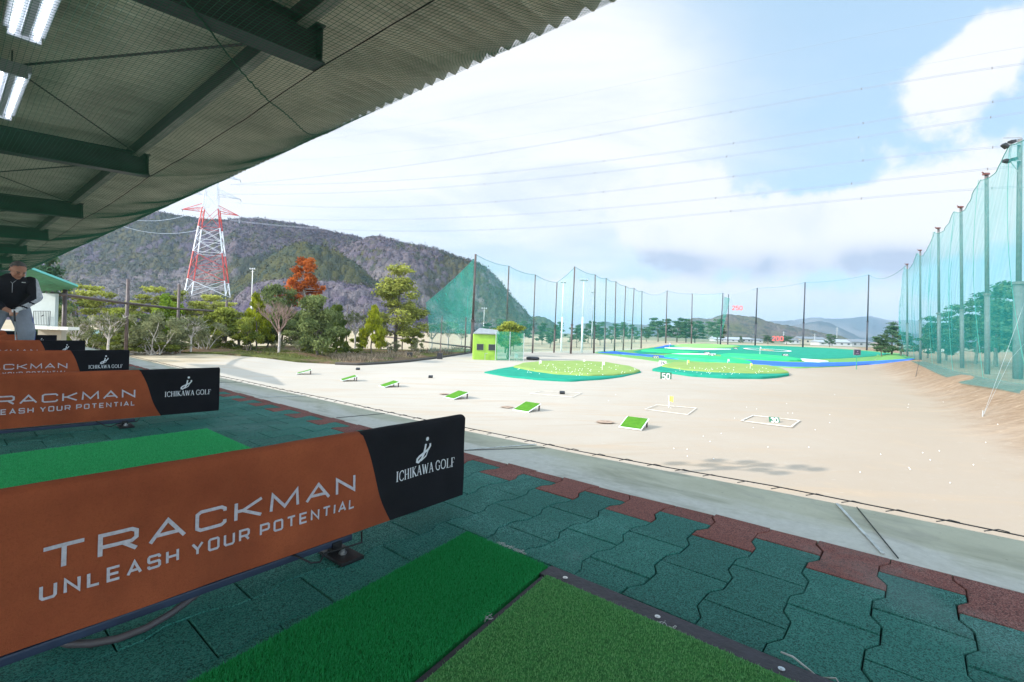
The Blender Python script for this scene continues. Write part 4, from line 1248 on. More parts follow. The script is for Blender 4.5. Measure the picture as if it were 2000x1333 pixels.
# the two near island greens: emerald fringe with a raised light surface
ig1 = thing('island_green', G(1120, 728), 'large island green left of the 50 marker, light top on emerald fringe', 'green', 'island greens on the sand')
drape('fringe', [(946, 728.4), (975, 722), (1002, 717.6), (1022, 711), (1062, 706.5), (1130, 705.6), (1185, 708.6), (1232, 717.5), (1252, 727.6)],
      [(946, 729), (990, 737), (1050, 743.4), (1115, 746.4), (1170, 742.6), (1215, 737), (1252, 728.4)], .08, M_emer, 50, 12, parent=ig1, sub=ig1.location)
drape('putting_surface', [(1003, 719), (1022, 711.8), (1062, 707.6), (1130, 706.8), (1185, 709.8), (1230, 718), (1250, 726.6)],
      [(1003, 719.6), (1040, 727), (1085, 733.4), (1150, 736.6), (1200, 735.6), (1240, 731), (1250, 727.2)], .16, M_lightg, 50, 18, dome=.07, wob=.16, parent=ig1, sub=ig1.location)
ig2 = thing('island_green', G(1410, 728), 'island green right of the 50 marker, olive top on emerald fringe', 'green', 'island greens on the sand')
drape('fringe', [(1274, 724), (1295, 717.6), (1318, 711), (1400, 711.5), (1500, 716), (1525, 722), (1541, 733.4)],
      [(1274, 724.8), (1300, 729.6), (1350, 736.2), (1420, 740.4), (1488, 741.2), (1522, 738), (1541, 734.4)], .20, M_emer, 50, 12, parent=ig2, sub=ig2.location)
drape('putting_surface', [(1293, 719), (1316, 711.6), (1400, 712.2), (1500, 717), (1526, 724), (1540, 732.4)],
      [(1293, 719.8), (1340, 727.4), (1400, 731.4), (1470, 733.6), (1525, 733.4), (1540, 733)], .28, M_lightg, 50, 18, dome=.06, wob=.14, parent=ig2, sub=ig2.location)

# ------------------------------------------------------------------ planted bed at the left
def bed_material():
    m = bpy.data.materials.new('planted_bed'); m.use_nodes = True
    t = NT(m.node_tree); b = t.n['Principled BSDF']; b.inputs['Roughness'].default_value = 1; b.inputs['Specular IOR Level'].default_value = 0
    g = t.node('ShaderNodeNewGeometry'); P = g.outputs['Position']
    a = t.noise(P, .28, 5, .65); f = t.noise(P, 4, 5, .75)
    gr = t.ramp(f, [(.3, (.045, .055, .018)), (.7, (.14, .145, .045))]); br = t.ramp(f, [(.3, (.085, .055, .035)), (.7, (.24, .165, .105))])
    t.l.new(t.mix(t.smooth(a, .44, .56), br, gr), b.inputs['Base Color'])
    bn = t.node('ShaderNodeBump', {'Strength': 1.0, 'Distance': .15, 'Height': f}); t.l.new(bn.outputs[0], b.inputs['Normal'])
    return m


M_bed = bed_material()
tag(drape('ground_planted_bed', [(120, 668), (250, 668), (400, 676), (560, 680), (700, 684), (800, 686), (930, 684)],
          [(120, 684), (250, 686), (330, 690), (420, 692), (520, 700), (580, 708), (640, 711), (700, 713), (760, 709), (800, 705), (860, 697), (930, 688)], .16, M_bed, 90, 26, wob=.35), kind='structure')
def tufts(name, pts, n, h, m, spread):
    C = np.array([tuple(p) for p in pts]); i_ = rng.integers(0, len(C), n); B = C[i_] + rng.normal(0, 1, (n, 3)) * np.array([spread, spread, 0])
    a_ = rng.normal(0, .45, (n, 3)); a_[:, 2] = 1; hh = (h * (.4 + rng.random(n)))[:, None]; w_ = rng.normal(size=(n, 3)); w_[:, 2] = 0; w_ /= np.linalg.norm(w_, axis=1, keepdims=True)
    V_ = np.stack([B - w_ * .05, B + w_ * .05, B + a_ * hh], 1).reshape(-1, 3)
    return tag(np_mesh(name, V_, np.arange(n * 3).reshape(-1, 3), m, attrs={'tint': ('FACE', rng.random(n))}), kind='stuff')


reed = [G(rnd.uniform(640, 800), 0) for k in ()]
for k in range(120):
    x = rnd.uniform(650, 905); reed.append(G(x, float(np.interp(x, [650, 700, 750, 800, 860, 920], [709, 711, 707, 702, 695, 687])) - rnd.random() * 9) + Vector((0, 0, .1)))
tufts('grass_dry_reeds', reed, 5200, .62, foliage('dry_reeds', (.05, .04, .03), (.42, .33, .23)), .5)
grs = []
for k in range(160):
    x = rnd.uniform(150, 660); grs.append(G(x, float(np.interp(x, [150, 330, 420, 520, 580, 660], [682, 687, 689, 697, 704, 708])) - rnd.random() * 12) + Vector((0, 0, .1)))
tufts('grass_bed', grs, 5200, .30, foliage('bed_grass', (.04, .05, .014), (.24, .24, .075)), .8)
mb = MB()
Pb = []
for i in range(90):
    x = 655 + (920 - 655) * i / 89.0
    y = float(np.interp(x, [655, 700, 750, 800, 860, 920], [712.5, 714.2, 711.5, 707.5, 699.5, 690.5]))
    Pb.append(G(x, y) + Vector((0, 0, .12)))
mb.tube(Pb, .16, 6)
tag(mb.build('kerb_bed_edge', mat('dark_timber_edge', (.06, .05, .042), .9, noise_scale=6), smooth=True), kind='structure')


# ------------------------------------------------------------------ tilted target boards, markers, flags, balls
M_rampturf = carpet('target_turf', (0.085, 0.225, 0.022), (0.055, 0.165, 0.015), scale=5)
M_dirt = mat('damp_scuff', (0.32, 0.22, 0.155), .95, noise_scale=5, noise_amt=.4)


def proto_ramp():
    t = thing('target_board', (0, 0, 0), 'x', 'target')
    Ln, Wd, hi = 0.92, 0.84, 0.27      # x: uphill, y: width
    tilt = math.atan2(hi, Ln)
    M = Matrix.Rotation(-tilt, 3, 'Y')
    mb = MB(); L = math.hypot(Ln, hi)
    c = Vector((Ln / 2, 0, hi / 2 + .03))
    mb.box(c, (L, Wd, .035), M, bev=.006); mb.build('board', M_white, t)
    mb = MB(); mb.box(c + M @ Vector((0, 0, .024)), (L - .07, Wd - .07, .016), M); mb.build('turf_pad', M_rampturf, t)
    for s in (-1, 1):
        mb = MB(); mb.box((Ln - .06, s * (Wd / 2 - .06), (hi - .01) / 2), (.05, .05, hi - .01)); mb.build('leg', M_polebrown, t)
    return t


ramp0 = proto_ramp()
RAMPS = [((1237, 833), 'tilted green target board nearest the camera and largest in the row'), ((1027, 800), 'second nearest tilted green target board in the row'),
         ((889, 775.5), 'third tilted green target board, two boards beyond the nearest'), ((758, 753), 'fourth tilted green target board, third from the left end of the row'),
         ((679, 741), 'fifth tilted green target board, second from the left end of the row'), ((592, 728), 'sixth tilted green target board, at the far left end of the row')]
for i, ((px, py), lab) in enumerate(RAMPS):
    o = ramp0 if i == 0 else copy_tree(ramp0)
    p = G(px, py + 3); p.z += .0
    rz = R(58 - i * 7.5)
    o.location = p - Vector((math.cos(rz) * .46, math.sin(rz) * .46, 0)); o.rotation_euler = (0, 0, rz)
    tag(o, lab, 'target', 'tilted target boards on the sand')
    sc = 1.18
    o.scale = (sc, sc, sc)


def number_board(word, px, py, h_px, label, fg, board=None, name='distance_marker', y=None, face=None, tilt=0.0, group='yardage markers', depth=.04, bold=.15, z=None):
    base = G(px, py) if y is None else at(px, py, y)
    dist = base.y; h = h_px / FPX * dist
    t = thing(name, base, label, 'sign', group)
    t.rotation_euler = (tilt, 0, math.atan2(base.x, base.y) * -0.6 if face is None else face)
    wch = h * .55; w = wch * len(word) + h * .22 * (len(word) - 1)
    if board:
        mb = MB(); mb.box((0, depth / 2, h * .5), (w + h * .5, depth, h * 1.35)); mb.build('panel', board, t)
        mb = MB(); mb.box((-w * .35, .1, h * .2), (.05, .2, h * .4)); mb.box((w * .35, .1, h * .2), (.05, .2, h * .4)); mb.build('stand', board, t)
    qs = text_quads(word, -w / 2, w / 2, 0, h, h * bold, gap=.34)
    mb = MB(); th = .02
    for q in qs:
        f = [(p.x, -.004, p.y) for p in q] + [(p.x, -.004 - th, p.y) for p in q]
        mb.add(f, [(0, 1, 2, 3), (7, 6, 5, 4), (0, 4, 5, 1), (1, 5, 6, 2), (2, 6, 7, 3), (3, 7, 4, 0)])
    mb.build('numerals', fg, t)
    return t


M_num = mat('numeral_white', (.80, .80, .78), .6); M_dkgreen = mat('marker_green', (.02, .12, .06), .6); M_mblack = mat('marker_black', (.02, .03, .03), .6)
M_red = mat('numeral_red', (.62, .10, .09), .6)
number_board('30', 1513, 825.5, 10, 'green 30 marker leaning in a white outlined box on the sand', M_num, M_dkgreen, tilt=R(-38))
number_board('50', 1300.5, 741, 11.5, 'white 50 marker in front of the gap between the island greens', M_num, M_dkgreen)
number_board('75', 1294, 714, 7.5, 'small black and white 75 marker behind the 50 marker', M_mblack, M_num)
number_board('100', 1281, 700.5, 4.6, 'small 100 marker standing by the blue carpet left of the striped green', M_num, M_mblack)
number_board('125', 1381, 693, 4.4, 'upper left one of the paired tiny black markers behind the striped green', M_num, M_mblack)
number_board('125', 1389, 697, 4.2, 'lower right one of the paired tiny black markers behind the striped green', M_num, M_mblack)
number_board('150', 1534, 696.5, 4.2, 'tiny black 150 marker on the emerald turf left of the bunker strip', M_num, M_mblack)
number_board('175', 1436.5, 683, 3.0, 'tiny dark marker at the right tip of the far lime green', M_num, M_mblack)
number_board('200', 1519, 666.5, 9.5, 'red 200 numerals standing low before the far trees', M_red, None, y=205, bold=.19)
number_board('250', 1440, 606.5, 9.0, 'red 250 numerals hung high on the far net against the sky', M_red, None, y=215, bold=.18)

# white outlines laid on the sand
M_chalk = mat('chalk_line', (.58, .54, .47), .9, noise_scale=3, noise_amt=.25)
def outline(pts, w, label, group='white outlined boxes on the sand', m=None):
    mb = MB(); P3 = [G(*p) for p in pts]
    for a, b in zip(P3, P3[1:] + P3[:1]):
        mb.bar(a + Vector((0, 0, .05)), b + Vector((0, 0, .05)), w, .02)
    o = mb.build('ground_outline', m or M_chalk); tag(o, label, 'outline', group)
outline([(1448, 824), (1471, 813.5), (1562, 823.5), (1545, 836)], .06, 'white outlined box on the sand around the 30 marker')
outline([(1260, 801), (1283, 792.5), (1360, 799), (1343, 812)], .04, 'faint worn white box on the sand left of the 30 marker')
outline([(1035, 770), (1060, 765.5), (1136, 769), (1118, 777.5)], .035, 'faint white box on the sand around a small black floodlight')
for i, (px, py, lab) in enumerate([(699, 723, 'small black ground lamp behind the two left target boards'), (841, 738.5, 'small black ground lamp on the sand left of the big island green'), (1098, 770.5, 'small black ground lamp inside a faint white box')]):
    t = thing('ground_lamp', G(px, py), lab, 'lamp', 'small black ground lamps')
    mb = MB(); mb.box((0, 0, .10), (.34, .22, .16), Matrix.Rotation(R(25), 3, 'X'), bev=.02); mb.build('lamp_head', M_black, t)
    mb = MB(); mb.box((0, .05, .02), (.3, .2, .03)); mb.tube([(0, .08, .02), (0, .05, .1)], .03, 6); mb.build('bracket', M_black, t)
# damp scuffs left of the two nearest boards are marks on the sand
for (px, py, rx, ry) in [(1182, 826, .55, .28), (990, 797, .45, .25), (868, 771, .4, .2)]:
    c = G(px, py); mb = MB(); n = 26; vs = [(c.x, c.y, c.z + .055)]
    for k in range(n):
        a = 2 * math.pi * k / n; q = 1 + .35 * mnoise.noise((math.cos(a) * 2 + px, math.sin(a) * 2, 3))
        vs.append((c.x + rx * .75 * q * math.cos(a), c.y + ry * q * 1.3 * math.sin(a), c.z + .05))
    mb.add(vs, [(0, 1 + k, 1 + (k + 1) % n) for k in range(n)])
    tag(mb.build('ground_scuff', M_dirt), kind='structure')

M_flagy = mat('flag_yellow', (.75, .62, .12), .7); M_flagw = mat('flag_white', (.8, .8, .78), .7); M_flagpole = mat('flag_pole_white', (.78, .76, .70), .5)
def flag(px, py, top, label, fm):
    b = G(px, py); h = (py - top) / FPX * b.y
    b.z += .1
    t = thing('flagstick', b, label, 'flag', 'flagsticks on the greens')
    mb = MB(); mb.tube([(0, 0, -.1), (0, 0, h)], [.03, .022], 6); mb.build('stick', M_flagpole, t)
    mb = MB()
    vs = [(i * .06, .03 * math.sin(i * 1.3), h - .02 - .26 * j - .02 * i * j) for i in range(5) for j in (0, 1)]
    mb.add(vs, [(2 * i, 2 * i + 1, 2 * i + 3, 2 * i + 2) for i in range(4)]); mb.add([(x, y + .006, z) for x, y, z in vs], [(2 * i + 2, 2 * i + 3, 2 * i + 1, 2 * i) for i in range(4)]); mb.build('cloth', fm, t)
for (px, py, top, lab, fm) in [(1053, 717, 706, 'leftmost flagstick on the large island green', M_flagw), (1176, 727, 709, 'right flagstick on the large island green', M_flagw), (1139, 710, 704.5, 'small flagstick on the far rim of the large island green', M_flagw),
                               (1342, 719, 705, 'left yellowish flagstick on the right hand island green', M_flagy), (1465, 726, 711, 'right yellowish flagstick on the right hand island green', M_flagy), (1421, 714, 703, 'thin flagstick on the striped green behind the islands', M_flagw),
                               (1484, 696, 679, 'thin flagstick in front of the white painted ring', M_flagw), (1307, 681, 671, 'white flag at the blue inlet left of the far lime green', M_flagw), (1306, 796, 777, 'faint yellow flagstick on the bare sand beyond the near boards', M_flagy)]:
    flag(px, py, top, lab, fm)

# golf balls
ball_me = None
M_ball = mat('ball_white', (.85, .85, .84), .4)
def ball_at(p, r_, lab, grp):
    global ball_me
    if ball_me is None:
        mb = MB(); mb.ball((0, 0, 0), 1.0, 8, 6); ob = mb.build('golf_ball', M_ball, smooth=True); ball_me = ob.data
    else:
        ob = bpy.data.objects.new('golf_ball', ball_me); COL.objects.link(ob)
    ob.location = p + Vector((0, 0, r_)); ob.scale = (r_,) * 3
    tag(ob, lab, 'ball', grp)
dg = bpy.context.evaluated_depsgraph_get(); dg.update()
def surf(px, py):
    a, e = ray(px, py); hit, loc, *_ = S.ray_cast(dg, Vector((0, 0, CAM_Z)) + Vector((a, 1, e)) * 12, Vector((a, 1, e)).normalized())
    return loc if hit else G(px, py)
for i in range(70):
    a = rnd.uniform(0, 6.28); q = rnd.random() ** .5
    px, py = 1125 + 118 * q * math.cos(a), 722.5 + 12 * q * math.sin(a)
    ball_at(surf(px, py), .036, 'white golf ball among many lying on the large left island green', 'balls on the large island green')
for i in range(60):
    a = rnd.uniform(0, 6.28); q = rnd.random() ** .5
    px, py = 1415 + 110 * q * math.cos(a), 724.5 + 8 * q * math.sin(a)
    ball_at(surf(px, py), .036, 'white golf ball among many lying on the right hand island green', 'balls on the right island green')
for i in range(40):
    px, py = rnd.uniform(1150, 1990), rnd.uniform(765, 960)
    if py - (900 + (px - 1190) * .19) > -25: continue
    p = G(px, py); p.z += .02
    ball_at(p, .017, 'stray white golf ball lying on the bare sand of the range', 'stray balls on the sand')

# small screen on a green post
t = thing('screen_sign', G(1672.5, 722), 'dark square screen on a green post at the right edge of the sand', 'sign')
s_ = t.location.y / FPX
mb = MB(); mb.tube([(0, 0, 0), (0, 0, 32 * s_)], .05, 8); mb.build('post', mat('post_green', (.03, .25, .13), .6), t)
mb = MB(); mb.box((0, -.04, 33.5 * s_), (13.5 * s_, .12, 11.5 * s_), bev=.02); pn = mb.build('screen_case', mat('case_grey', (.16, .16, .17), .6), t)
mb = MB(); mb.box((0, -.105, 33.5 * s_), (11.5 * s_, .02, 9.5 * s_)); mb.box((0, -.12, 31.2 * s_), (6 * s_, .012, 1.0 * s_), mi=1); mb.box((.3 * s_, -.12, 35 * s_), (2.2 * s_, .012, 2.2 * s_), mi=1)
mb.build('screen', [mat('screen_dark', (.05, .045, .07), .3), mat('screen_mark', (.3, .18, .28), .5)], t)

# ------------------------------------------------------------------ net poles and nets
ORD = ['first', 'second', 'third', 'fourth', 'fifth', 'sixth', 'seventh', 'eighth', 'ninth', 'tenth', 'eleventh', 'twelfth']


def pole(base, top, r0, r1, m, label, group, collar=0.45, bracket=None, mcol=None):
    t = thing('net_pole', base, label, 'pole', group)
    h = top.z - base.z; lx, ly = top.x - base.x, top.y - base.y
    f = lambda q: (lx * q, ly * q, h * q)
    mb = MB(); mb.tube([f(-.02), f(collar)], r0, 10); mb.build('lower_shaft', m, t, smooth=True)
    mb = MB(); mb.tube([f(collar), f(1)], [r1, r1 * .85], 10); mb.build('upper_shaft', mcol or m, t, smooth=True)
    mb = MB(); mb.tube([f(collar - .006), f(collar + .006)], r0 * 1.35, 10); mb.build('collar', m, t)
    if bracket:
        mb = MB(); mb.box((lx - .1, ly - .05, h + .05), (.42, .34, .16)); mb.tube([(lx - .5, ly - .3, h), (lx - .9, ly - .5, h + .05)], .06, 6); mb.build('head_bracket', bracket, t)
    return t


LP = [((929, 497), (921, 690), .30), ((994, 520), (987, 688), .18), ((1045.5, 537), (1040, 686), .16), ((1088, 552), (1082, 685), .15), ((1122.5, 521), (1115, 684), .19), ((1162.5, 537), (1160, 686), .17),
      ((1184, 544), (1180.5, 684.5), .16), ((1203, 550), (1200, 684), .16), ((1222, 559), (1217, 683), .15), ((1238.5, 563), (1233, 682.5), .15), ((1254, 569), (1252, 682), .15)]
Ltops = []; Lbases = []
LY = [84, 87, 90, 93, 92, 95, 99, 103, 107, 111, 116]
for i, ((tx, ty), (bx, by), r_) in enumerate(LP):
    y = LY[i]; top = at(tx, ty, y); a, _ = ray(bx, by); base = onland(a * y, y)
    Ltops.append(top); Lbases.append(base)
    pole(base, top, r_, r_ * .72, M_polebrown, ('thick brown net pole at the left end, beside the lime hut' if i == 0 else
         ORD[i] + ' brown net pole counted from the lime hut along the left net'), 'net poles of the left side net', .33)
FP = [((1303, 568), (1300, 672), 150), ((1352, 574), (1350.5, 669), 158), ((1412, 573), (1407, 671), 150), ((1423, 575), (1421.5, 671), 168), ((1479, 563), (1475, 669), 158), ((1572.5, 552), (1568, 677), 152), ((1697, 537), (1693, 682), 144)]
Ftops = []; Fbases = []
flab = ['far net pole standing before the dark pine grove', 'thin far net pole right of the pine grove', 'far net pole with bunched net, left one of the close pair', 'far net pole, right one of the close pair by the red 250', 'far dark net pole between the red 250 and red 200 numerals',
        'far dark net pole rising above the white houses', 'tall dark far net pole nearest to the right hand net']
for i, (tp, bp, y) in enumerate(FP):
    top = at(tp[0], tp[1], y); a, _ = ray(*bp); base = onland(a * y, y); Ftops.append(top); Fbases.append(base)
    pole(base, top, .24 if i > 3 else .2, .2 if i > 3 else .15, M_poledark if i > 1 else M_polebrown, flab[i], 'net poles across the far end', .38)
RP = [((1772, 517), 96.4), ((1797.5, 490), 81.9), ((1833, 447), 66.0), ((1877, 406), 55.7), ((1927, 342), 44.8), ((1992, 272), 36.9)]
rbx = [1768, 1793, 1829, 1873, 1921, 1979]
Rtops = []; Rbases = []
rlab = ['farthest grey pole of the tall right hand net', 'second farthest grey pole of the tall right hand net', 'third farthest grey pole of the tall right hand net', 'grey pole of the right net, third from the right photo edge', 'grey pole of the right net, second from the right photo edge', 'thick grey pole with floodlights at the right photo edge']
M_rust = mat('rust_bracket', (.16, .06, .05), .7)
for i, ((tx, ty), y) in enumerate(RP):
    top = at(tx, ty, y); a, _ = ray(rbx[i], 700); base = onland(a * y + .4, y); Rtops.append(top); Rbases.append(base)
    pole(base, top, (.20, .20, .22, .20, .21, .30)[i], (.15, .15, .16, .16, .17, .17)[i], M_polegrey, rlab[i], 'net poles of the right side net', (.36, .36, .37, .36, .4, .40)[i], M_rust if i < 5 else None)
# floodlights on the nearest right pole
tp = Rtops[-1]
fl = thing('floodlight_bracket', tp + Vector((0, 0, -.35)), 'black floodlights on a steel arm high on the right edge pole', 'floodlight')
mb = MB(); mb.box((-.5, -.1, -.1), (1.1, .06, .06)); mb.box((-.5, -.1, -1.35), (1.1, .06, .06)); mb.box((-.75, -.1, -.7), (.05, .05, 1.3)); mb.tube([(0, 0, -2.2), (-.8, -.1, -1.4)], .03, 6); mb.tube([(-1.4, -.1, .35), (.1, -.05, .45)], .03, 6); mb.build('arm', M_galv, fl)
for (x, z, ry) in [(-1.25, -.25, 35), (-.75, .08, -10), (-1.1, -1.4, 10), (-.6, -1.25, -15)]:
    mb = MB(); M = Matrix.Rotation(R(ry), 3, 'Y'); mb.box((x, -.15, z), (.40, .34, .18), M, bev=.04); mb.box(Vector((x, -.15, z)) + M @ Vector((0, 0, -.11)), (.44, .34, .03), M); mb.build('lamp_head', M_black, fl)


def net_sheet(name, tops, bots, mat_, parent, sag=0.05, nx=14, nz=14, billow=None, bulge=0.0):
    V = []; F = []; cols = 0
    for i in range(len(tops) - 1):
        for k in range(nx + (1 if i == len(tops) - 2 else 0)):
            f = k / nx; T = tops[i].lerp(tops[i + 1], f); Bm = bots[i].lerp(bots[i + 1], f)
            d = (tops[i + 1] - tops[i]).length * sag
            T = T - Vector((0, 0, 4 * d * f * (1 - f)))
            for j in range(nz + 1):
                g = j / nz; p = T.lerp(Bm, g)
                if billow is not None:
                    p = p + billow * (bulge * math.sin(math.pi * g) * (.5 + .5 * math.sin(math.pi * f)) + .22 * mnoise.noise((p.x * .5, p.y * .5, p.z * .12)))
                V.append(p)
            cols += 1
    for c in range(cols - 1):
        for j in range(nz): F.append((c * (nz + 1) + j, c * (nz + 1) + j + 1, (c + 1) * (nz + 1) + j + 1, (c + 1) * (nz + 1) + j))
    mb = MB(); mb.add(V, F); o = mb.build(name, mat_, parent, parent.location if parent else None, smooth=True)
    return o, [V[c * (nz + 1)] for c in range(cols)]


def rope_mesh(name, pts, r_, parent, m=M_netrope):
    mb = MB(); mb.tube(pts, r_, 5); return mb.build(name, m, parent, parent.location)


ln = thing('safety_net', Lbases[0], 'green ball net strung between the brown poles on the left side', 'net')
_, e = net_sheet('mesh', Ltops, [b + Vector((0, 0, .1)) for b in Lbases], M_net, ln, .06, billow=Vector((.4, -.6, 0)), bulge=.3)
rope_mesh('top_rope', e, .035, ln)
wing_l = at(832, 592, 76); wing_b = at(838, 650, 74)
lw = thing('safety_net', Lbases[0] + Vector((-1, -1, 0)), 'sloping dense green net wing left of the thick brown pole', 'net')
pts_t = [wing_l, wing_l.lerp(at(926, 506, 84), .5) + Vector((0, 0, -.35)), at(926, 506, 84)]
_, e = net_sheet('mesh', [wing_l, at(926, 506, 84)], [wing_b, at(919, 652, 84)], M_netdense, lw, .02, 30, 20, Vector((.4, -.8, 0)), .5)
rope_mesh('top_rope', e, .04, lw)
net_sheet('lower_mesh', [wing_b, at(919, 652, 84)], [onland(wing_b.x, wing_b.y) + Vector((0, 0, .3)), Lbases[0] + Vector((0, 0, .3))], M_net, lw, .0, 20, 8)
fn = thing('safety_net', Lbases[-1] + Vector((0, 1, 0)), 'faint green net hung across the far left corner of the range', 'net')
_, e = net_sheet('mesh', [Ltops[-1]] + Ftops[:3], [Lbases[-1]] + Fbases[:3], netting('far_net_tint', (.10, .58, .48), .10), fn, .03)
rope_mesh('top_rope', e, .03, fn)
hang = [Ftops[2] + Vector((.2, -.1, -1)), Ftops[2] + Vector((2.2, -.1, -1.6))]
net_sheet('bunched_mesh', hang, [Fbases[2] + Vector((.3, -.1, 1)), Fbases[2] + Vector((.5, -.1, 4))], M_netdense, fn, .0, 6, 10)
fn2 = thing('safety_net', Fbases[3] + Vector((0, 1, 0)), 'nearly invisible net across the far end behind the red numerals', 'net')
_, e = net_sheet('mesh', Ftops[3:] + [Rtops[0]], Fbases[3:] + [Rbases[0]], M_netfar, fn2, .035)
rope_mesh('top_rope', e[-46:], .035, fn2)
# right net hangs field-side of its poles, its foot trailing on the bank
off = Vector((-NETN[0], -NETN[1], 0))
rtop = [p + off * .5 + Vector((0, 0, -.4)) for p in Rtops] + [Rtops[-1] + (Rtops[-1] - Rtops[-2]) * 1.2 + off * .5]
foot_px = [(1756, 693), (1786, 702), (1822, 713), (1862, 726), (1922, 741), (2010, 756)]
rbot = [G(x, y) + Vector((0, 0, .06)) for x, y in foot_px]
rbot.append(rbot[-1] + (rbot[-1] - rbot[-2]) * 1.3); rbot[-1].z = float(gz(rbot[-1].x, rbot[-1].y)) + .1
rn_ = thing('safety_net', Rbases[3], 'tall billowing green net hung from the grey poles along the right bank', 'net')
_, e = net_sheet('mesh', rtop, rbot, netting('right_net', (0.05, 0.42, 0.39), 0.34, .75), rn_, .085, 16, 26, off, .9)
rope_mesh('top_rope', e, .03, rn_)
for i, (tp, bt) in enumerate(zip(rtop, rbot)):
    if i in (0, 6): continue
    pts = [tp.lerp(bt, q) + off * (.9 * .5 * math.sin(math.pi * q)) + off * .05 for q in [k / 10 for k in range(11)]]
    mb = MB(); mb.tube(pts, .018, 5); mb.build('seam_rope', M_netrope, rn_, rn_.location)
# skirt of slack net lying on the bank
sk = []
for i in range(len(rbot) - 1):
    sk.append(rbot[i])
_, e2 = net_sheet('ground_skirt', [p + Vector((0, 0, .05)) for p in rbot], [onland(*(p + off * 1.3).xy) + Vector((0, 0, .12)) for p in rbot], netting('skirt_net', (.05, .36, .36), .42), rn_, 0, 8, 3)
gw = thing('guy_wire', G(1919, 815), 'white guy wire slanting from the right net down to the sand', 'wire')
mb = MB(); q = G(1919, 815); mb.tube([q, at(1962, 700, 30), at(2012, 560, 33)], .008, 5); mb.tube([q + Vector((.1, .1, 0)), at(1975, 700, 31), at(2030, 640, 33)], .006, 5); mb.tube([q + Vector((0, 0, -.1)), q + Vector((.03, .02, .35))], .03, 6)
mb.build('strands', mat('wire_pale', (.34, .34, .33), .5), gw, gw.location)
gw = thing('guy_wire', G(1788, 737), 'thin dark guy wire anchored at the foot of the right bank', 'wire')
mb = MB(); mb.tube([G(1788, 737), at(1797, 700, 62)], .02, 5); mb.build('strands', M_black, gw, gw.location)


def light_mast(tx, ty, bx, by, y, label, heads, m=M_white, r_=.16):
    top = at(tx, ty, y); a, _ = ray(bx, by); base = onland(a * y, y); h = top.z - base.z
    t = thing('floodlight_mast', base, label, 'light mast', 'floodlight masts behind the nets')
    mb = MB(); mb.tube([(0, 0, 0), (0, 0, h * .5)], [r_, r_ * .9], 8); mb.tube([(0, 0, h * .5), (0, 0, h)], [r_ * .6, r_ * .45], 8); mb.build('shaft', m, t, smooth=True)
    mb = MB(); w = (.55 if heads < 4 else .4) * heads; mb.box((0, 0, h), (w, .08, .08)); mb.box((0, 0, h - .55), (w * .6, .08, .08)); mb.build('crossbar', M_galv, t)
    for k in range(heads):
        mb = MB(); x = (k - (heads - 1) / 2) * (.62 if heads < 4 else .40); mb.box((x, -.15, h + .22), (.36 if heads < 4 else .26, .3, .32), Matrix.Rotation(R(-30), 3, 'X'), bev=.05); mb.build('lamp_head', M_galv, t)


light_mast(1100, 553, 1096, 684, 97, 'slim white floodlight mast between the third and fifth left net poles', 2)
light_mast(1143, 549, 1136, 686, 94, 'white floodlight mast with four heads beside the fifth left net pole', 4, r_=.2)
light_mast(1157.5, 572, 1155, 684, 112, 'slim grey floodlight mast just left of the sixth net pole', 2, M_galv, .11)
light_mast(495, 527, 491, 600, 140, 'white floodlight mast standing over the trees right of the lattice tower', 3, M_white, .2)
light_mast(946, 604, 944, 660, 150, 'small floodlight mast seen through the net beside the thick pole', 3, M_white, .12)
light_mast(1228.5, 627, 1227, 676, 190, 'tiny far floodlight mast between the last left net poles', 4, M_galv, .14)

# ------------------------------------------------------------------ lime hut
M_lime = mat('lime_wall_paint', (.27, .45, .045), .6, noise_scale=1.2, noise_amt=.12)
M_hutroof = mat('hut_roof_metal', (.24, .25, .25), .5, noise_scale=3)
M_dkglass = mat('dark_glass', (.035, .04, .045), .12)
hb = G(962, 692); HY = 66.0
hut = thing('hut', onland(at(948, 690, HY).x, HY), 'small lime green hut with two dark windows and grey roof', 'hut', rz=R(8))
sh = HY / FPX
w_, h_, d_ = 46 * sh, 50 * sh, 2.6
mb = MB(); mb.box((0, d_ / 2, h_ / 2 - .1), (w_, d_, h_ + .2)); mb.build('wall', M_lime, hut)
mb = MB(); mb.add([(-w_ / 2 - .15, -.25, h_ + .02), (w_ / 2 + .25, -.25, h_ + .02), (w_ / 2 + .25, d_ + .2, h_ + .55), (-w_ / 2 + .9, d_ + .2, h_ + .75), (-w_ / 2 - .15, -.25, h_ + .14), (w_ / 2 + .25, -.25, h_ + .14), (w_ / 2 + .25, d_ + .2, h_ + .67), (-w_ / 2 + .9, d_ + .2, h_ + .87)],
                [(0, 3, 2, 1), (4, 5, 6, 7), (0, 1, 5, 4), (1, 2, 6, 5), (2, 3, 7, 6), (3, 0, 4, 7)]); mb.build('roof', M_hutroof, hut)
for x in (-.75, .85):
    mb = MB(); mb.box((x, -.03, h_ * .50), (.98, .08, .90)); fr = mb.build('window', mat('window_trim', (.25, .32, .12), .6), hut)
    mb = MB(); mb.box((x, -.075, h_ * .50), (.88, .02, .80)); mb.build('pane', M_dkglass, fr)
mb = MB(); mb.box((-.05, -.14, .45), (.06, .06, .9)); mb.box((.12, -.14, .9), (.4, .06, .05)); mb.build('door_rail', M_galv, hut)
hn = thing('hut_net', hut.location + Vector((w_ / 2, -.3, 0)), 'green net draped on posts around the right side of the lime hut', 'net')
c0 = hut.location
A_ = [c0 + Vector(v) for v in ((w_ / 2 - .2, -.55, h_ + .5), (w_ / 2 + 1.7, -.7, h_ + .5), (w_ / 2 + 3.6, -.2, h_ + .35))]
B_ = [Vector((p.x, p.y, float(gz(p.x, p.y)) + .1)) for p in A_]
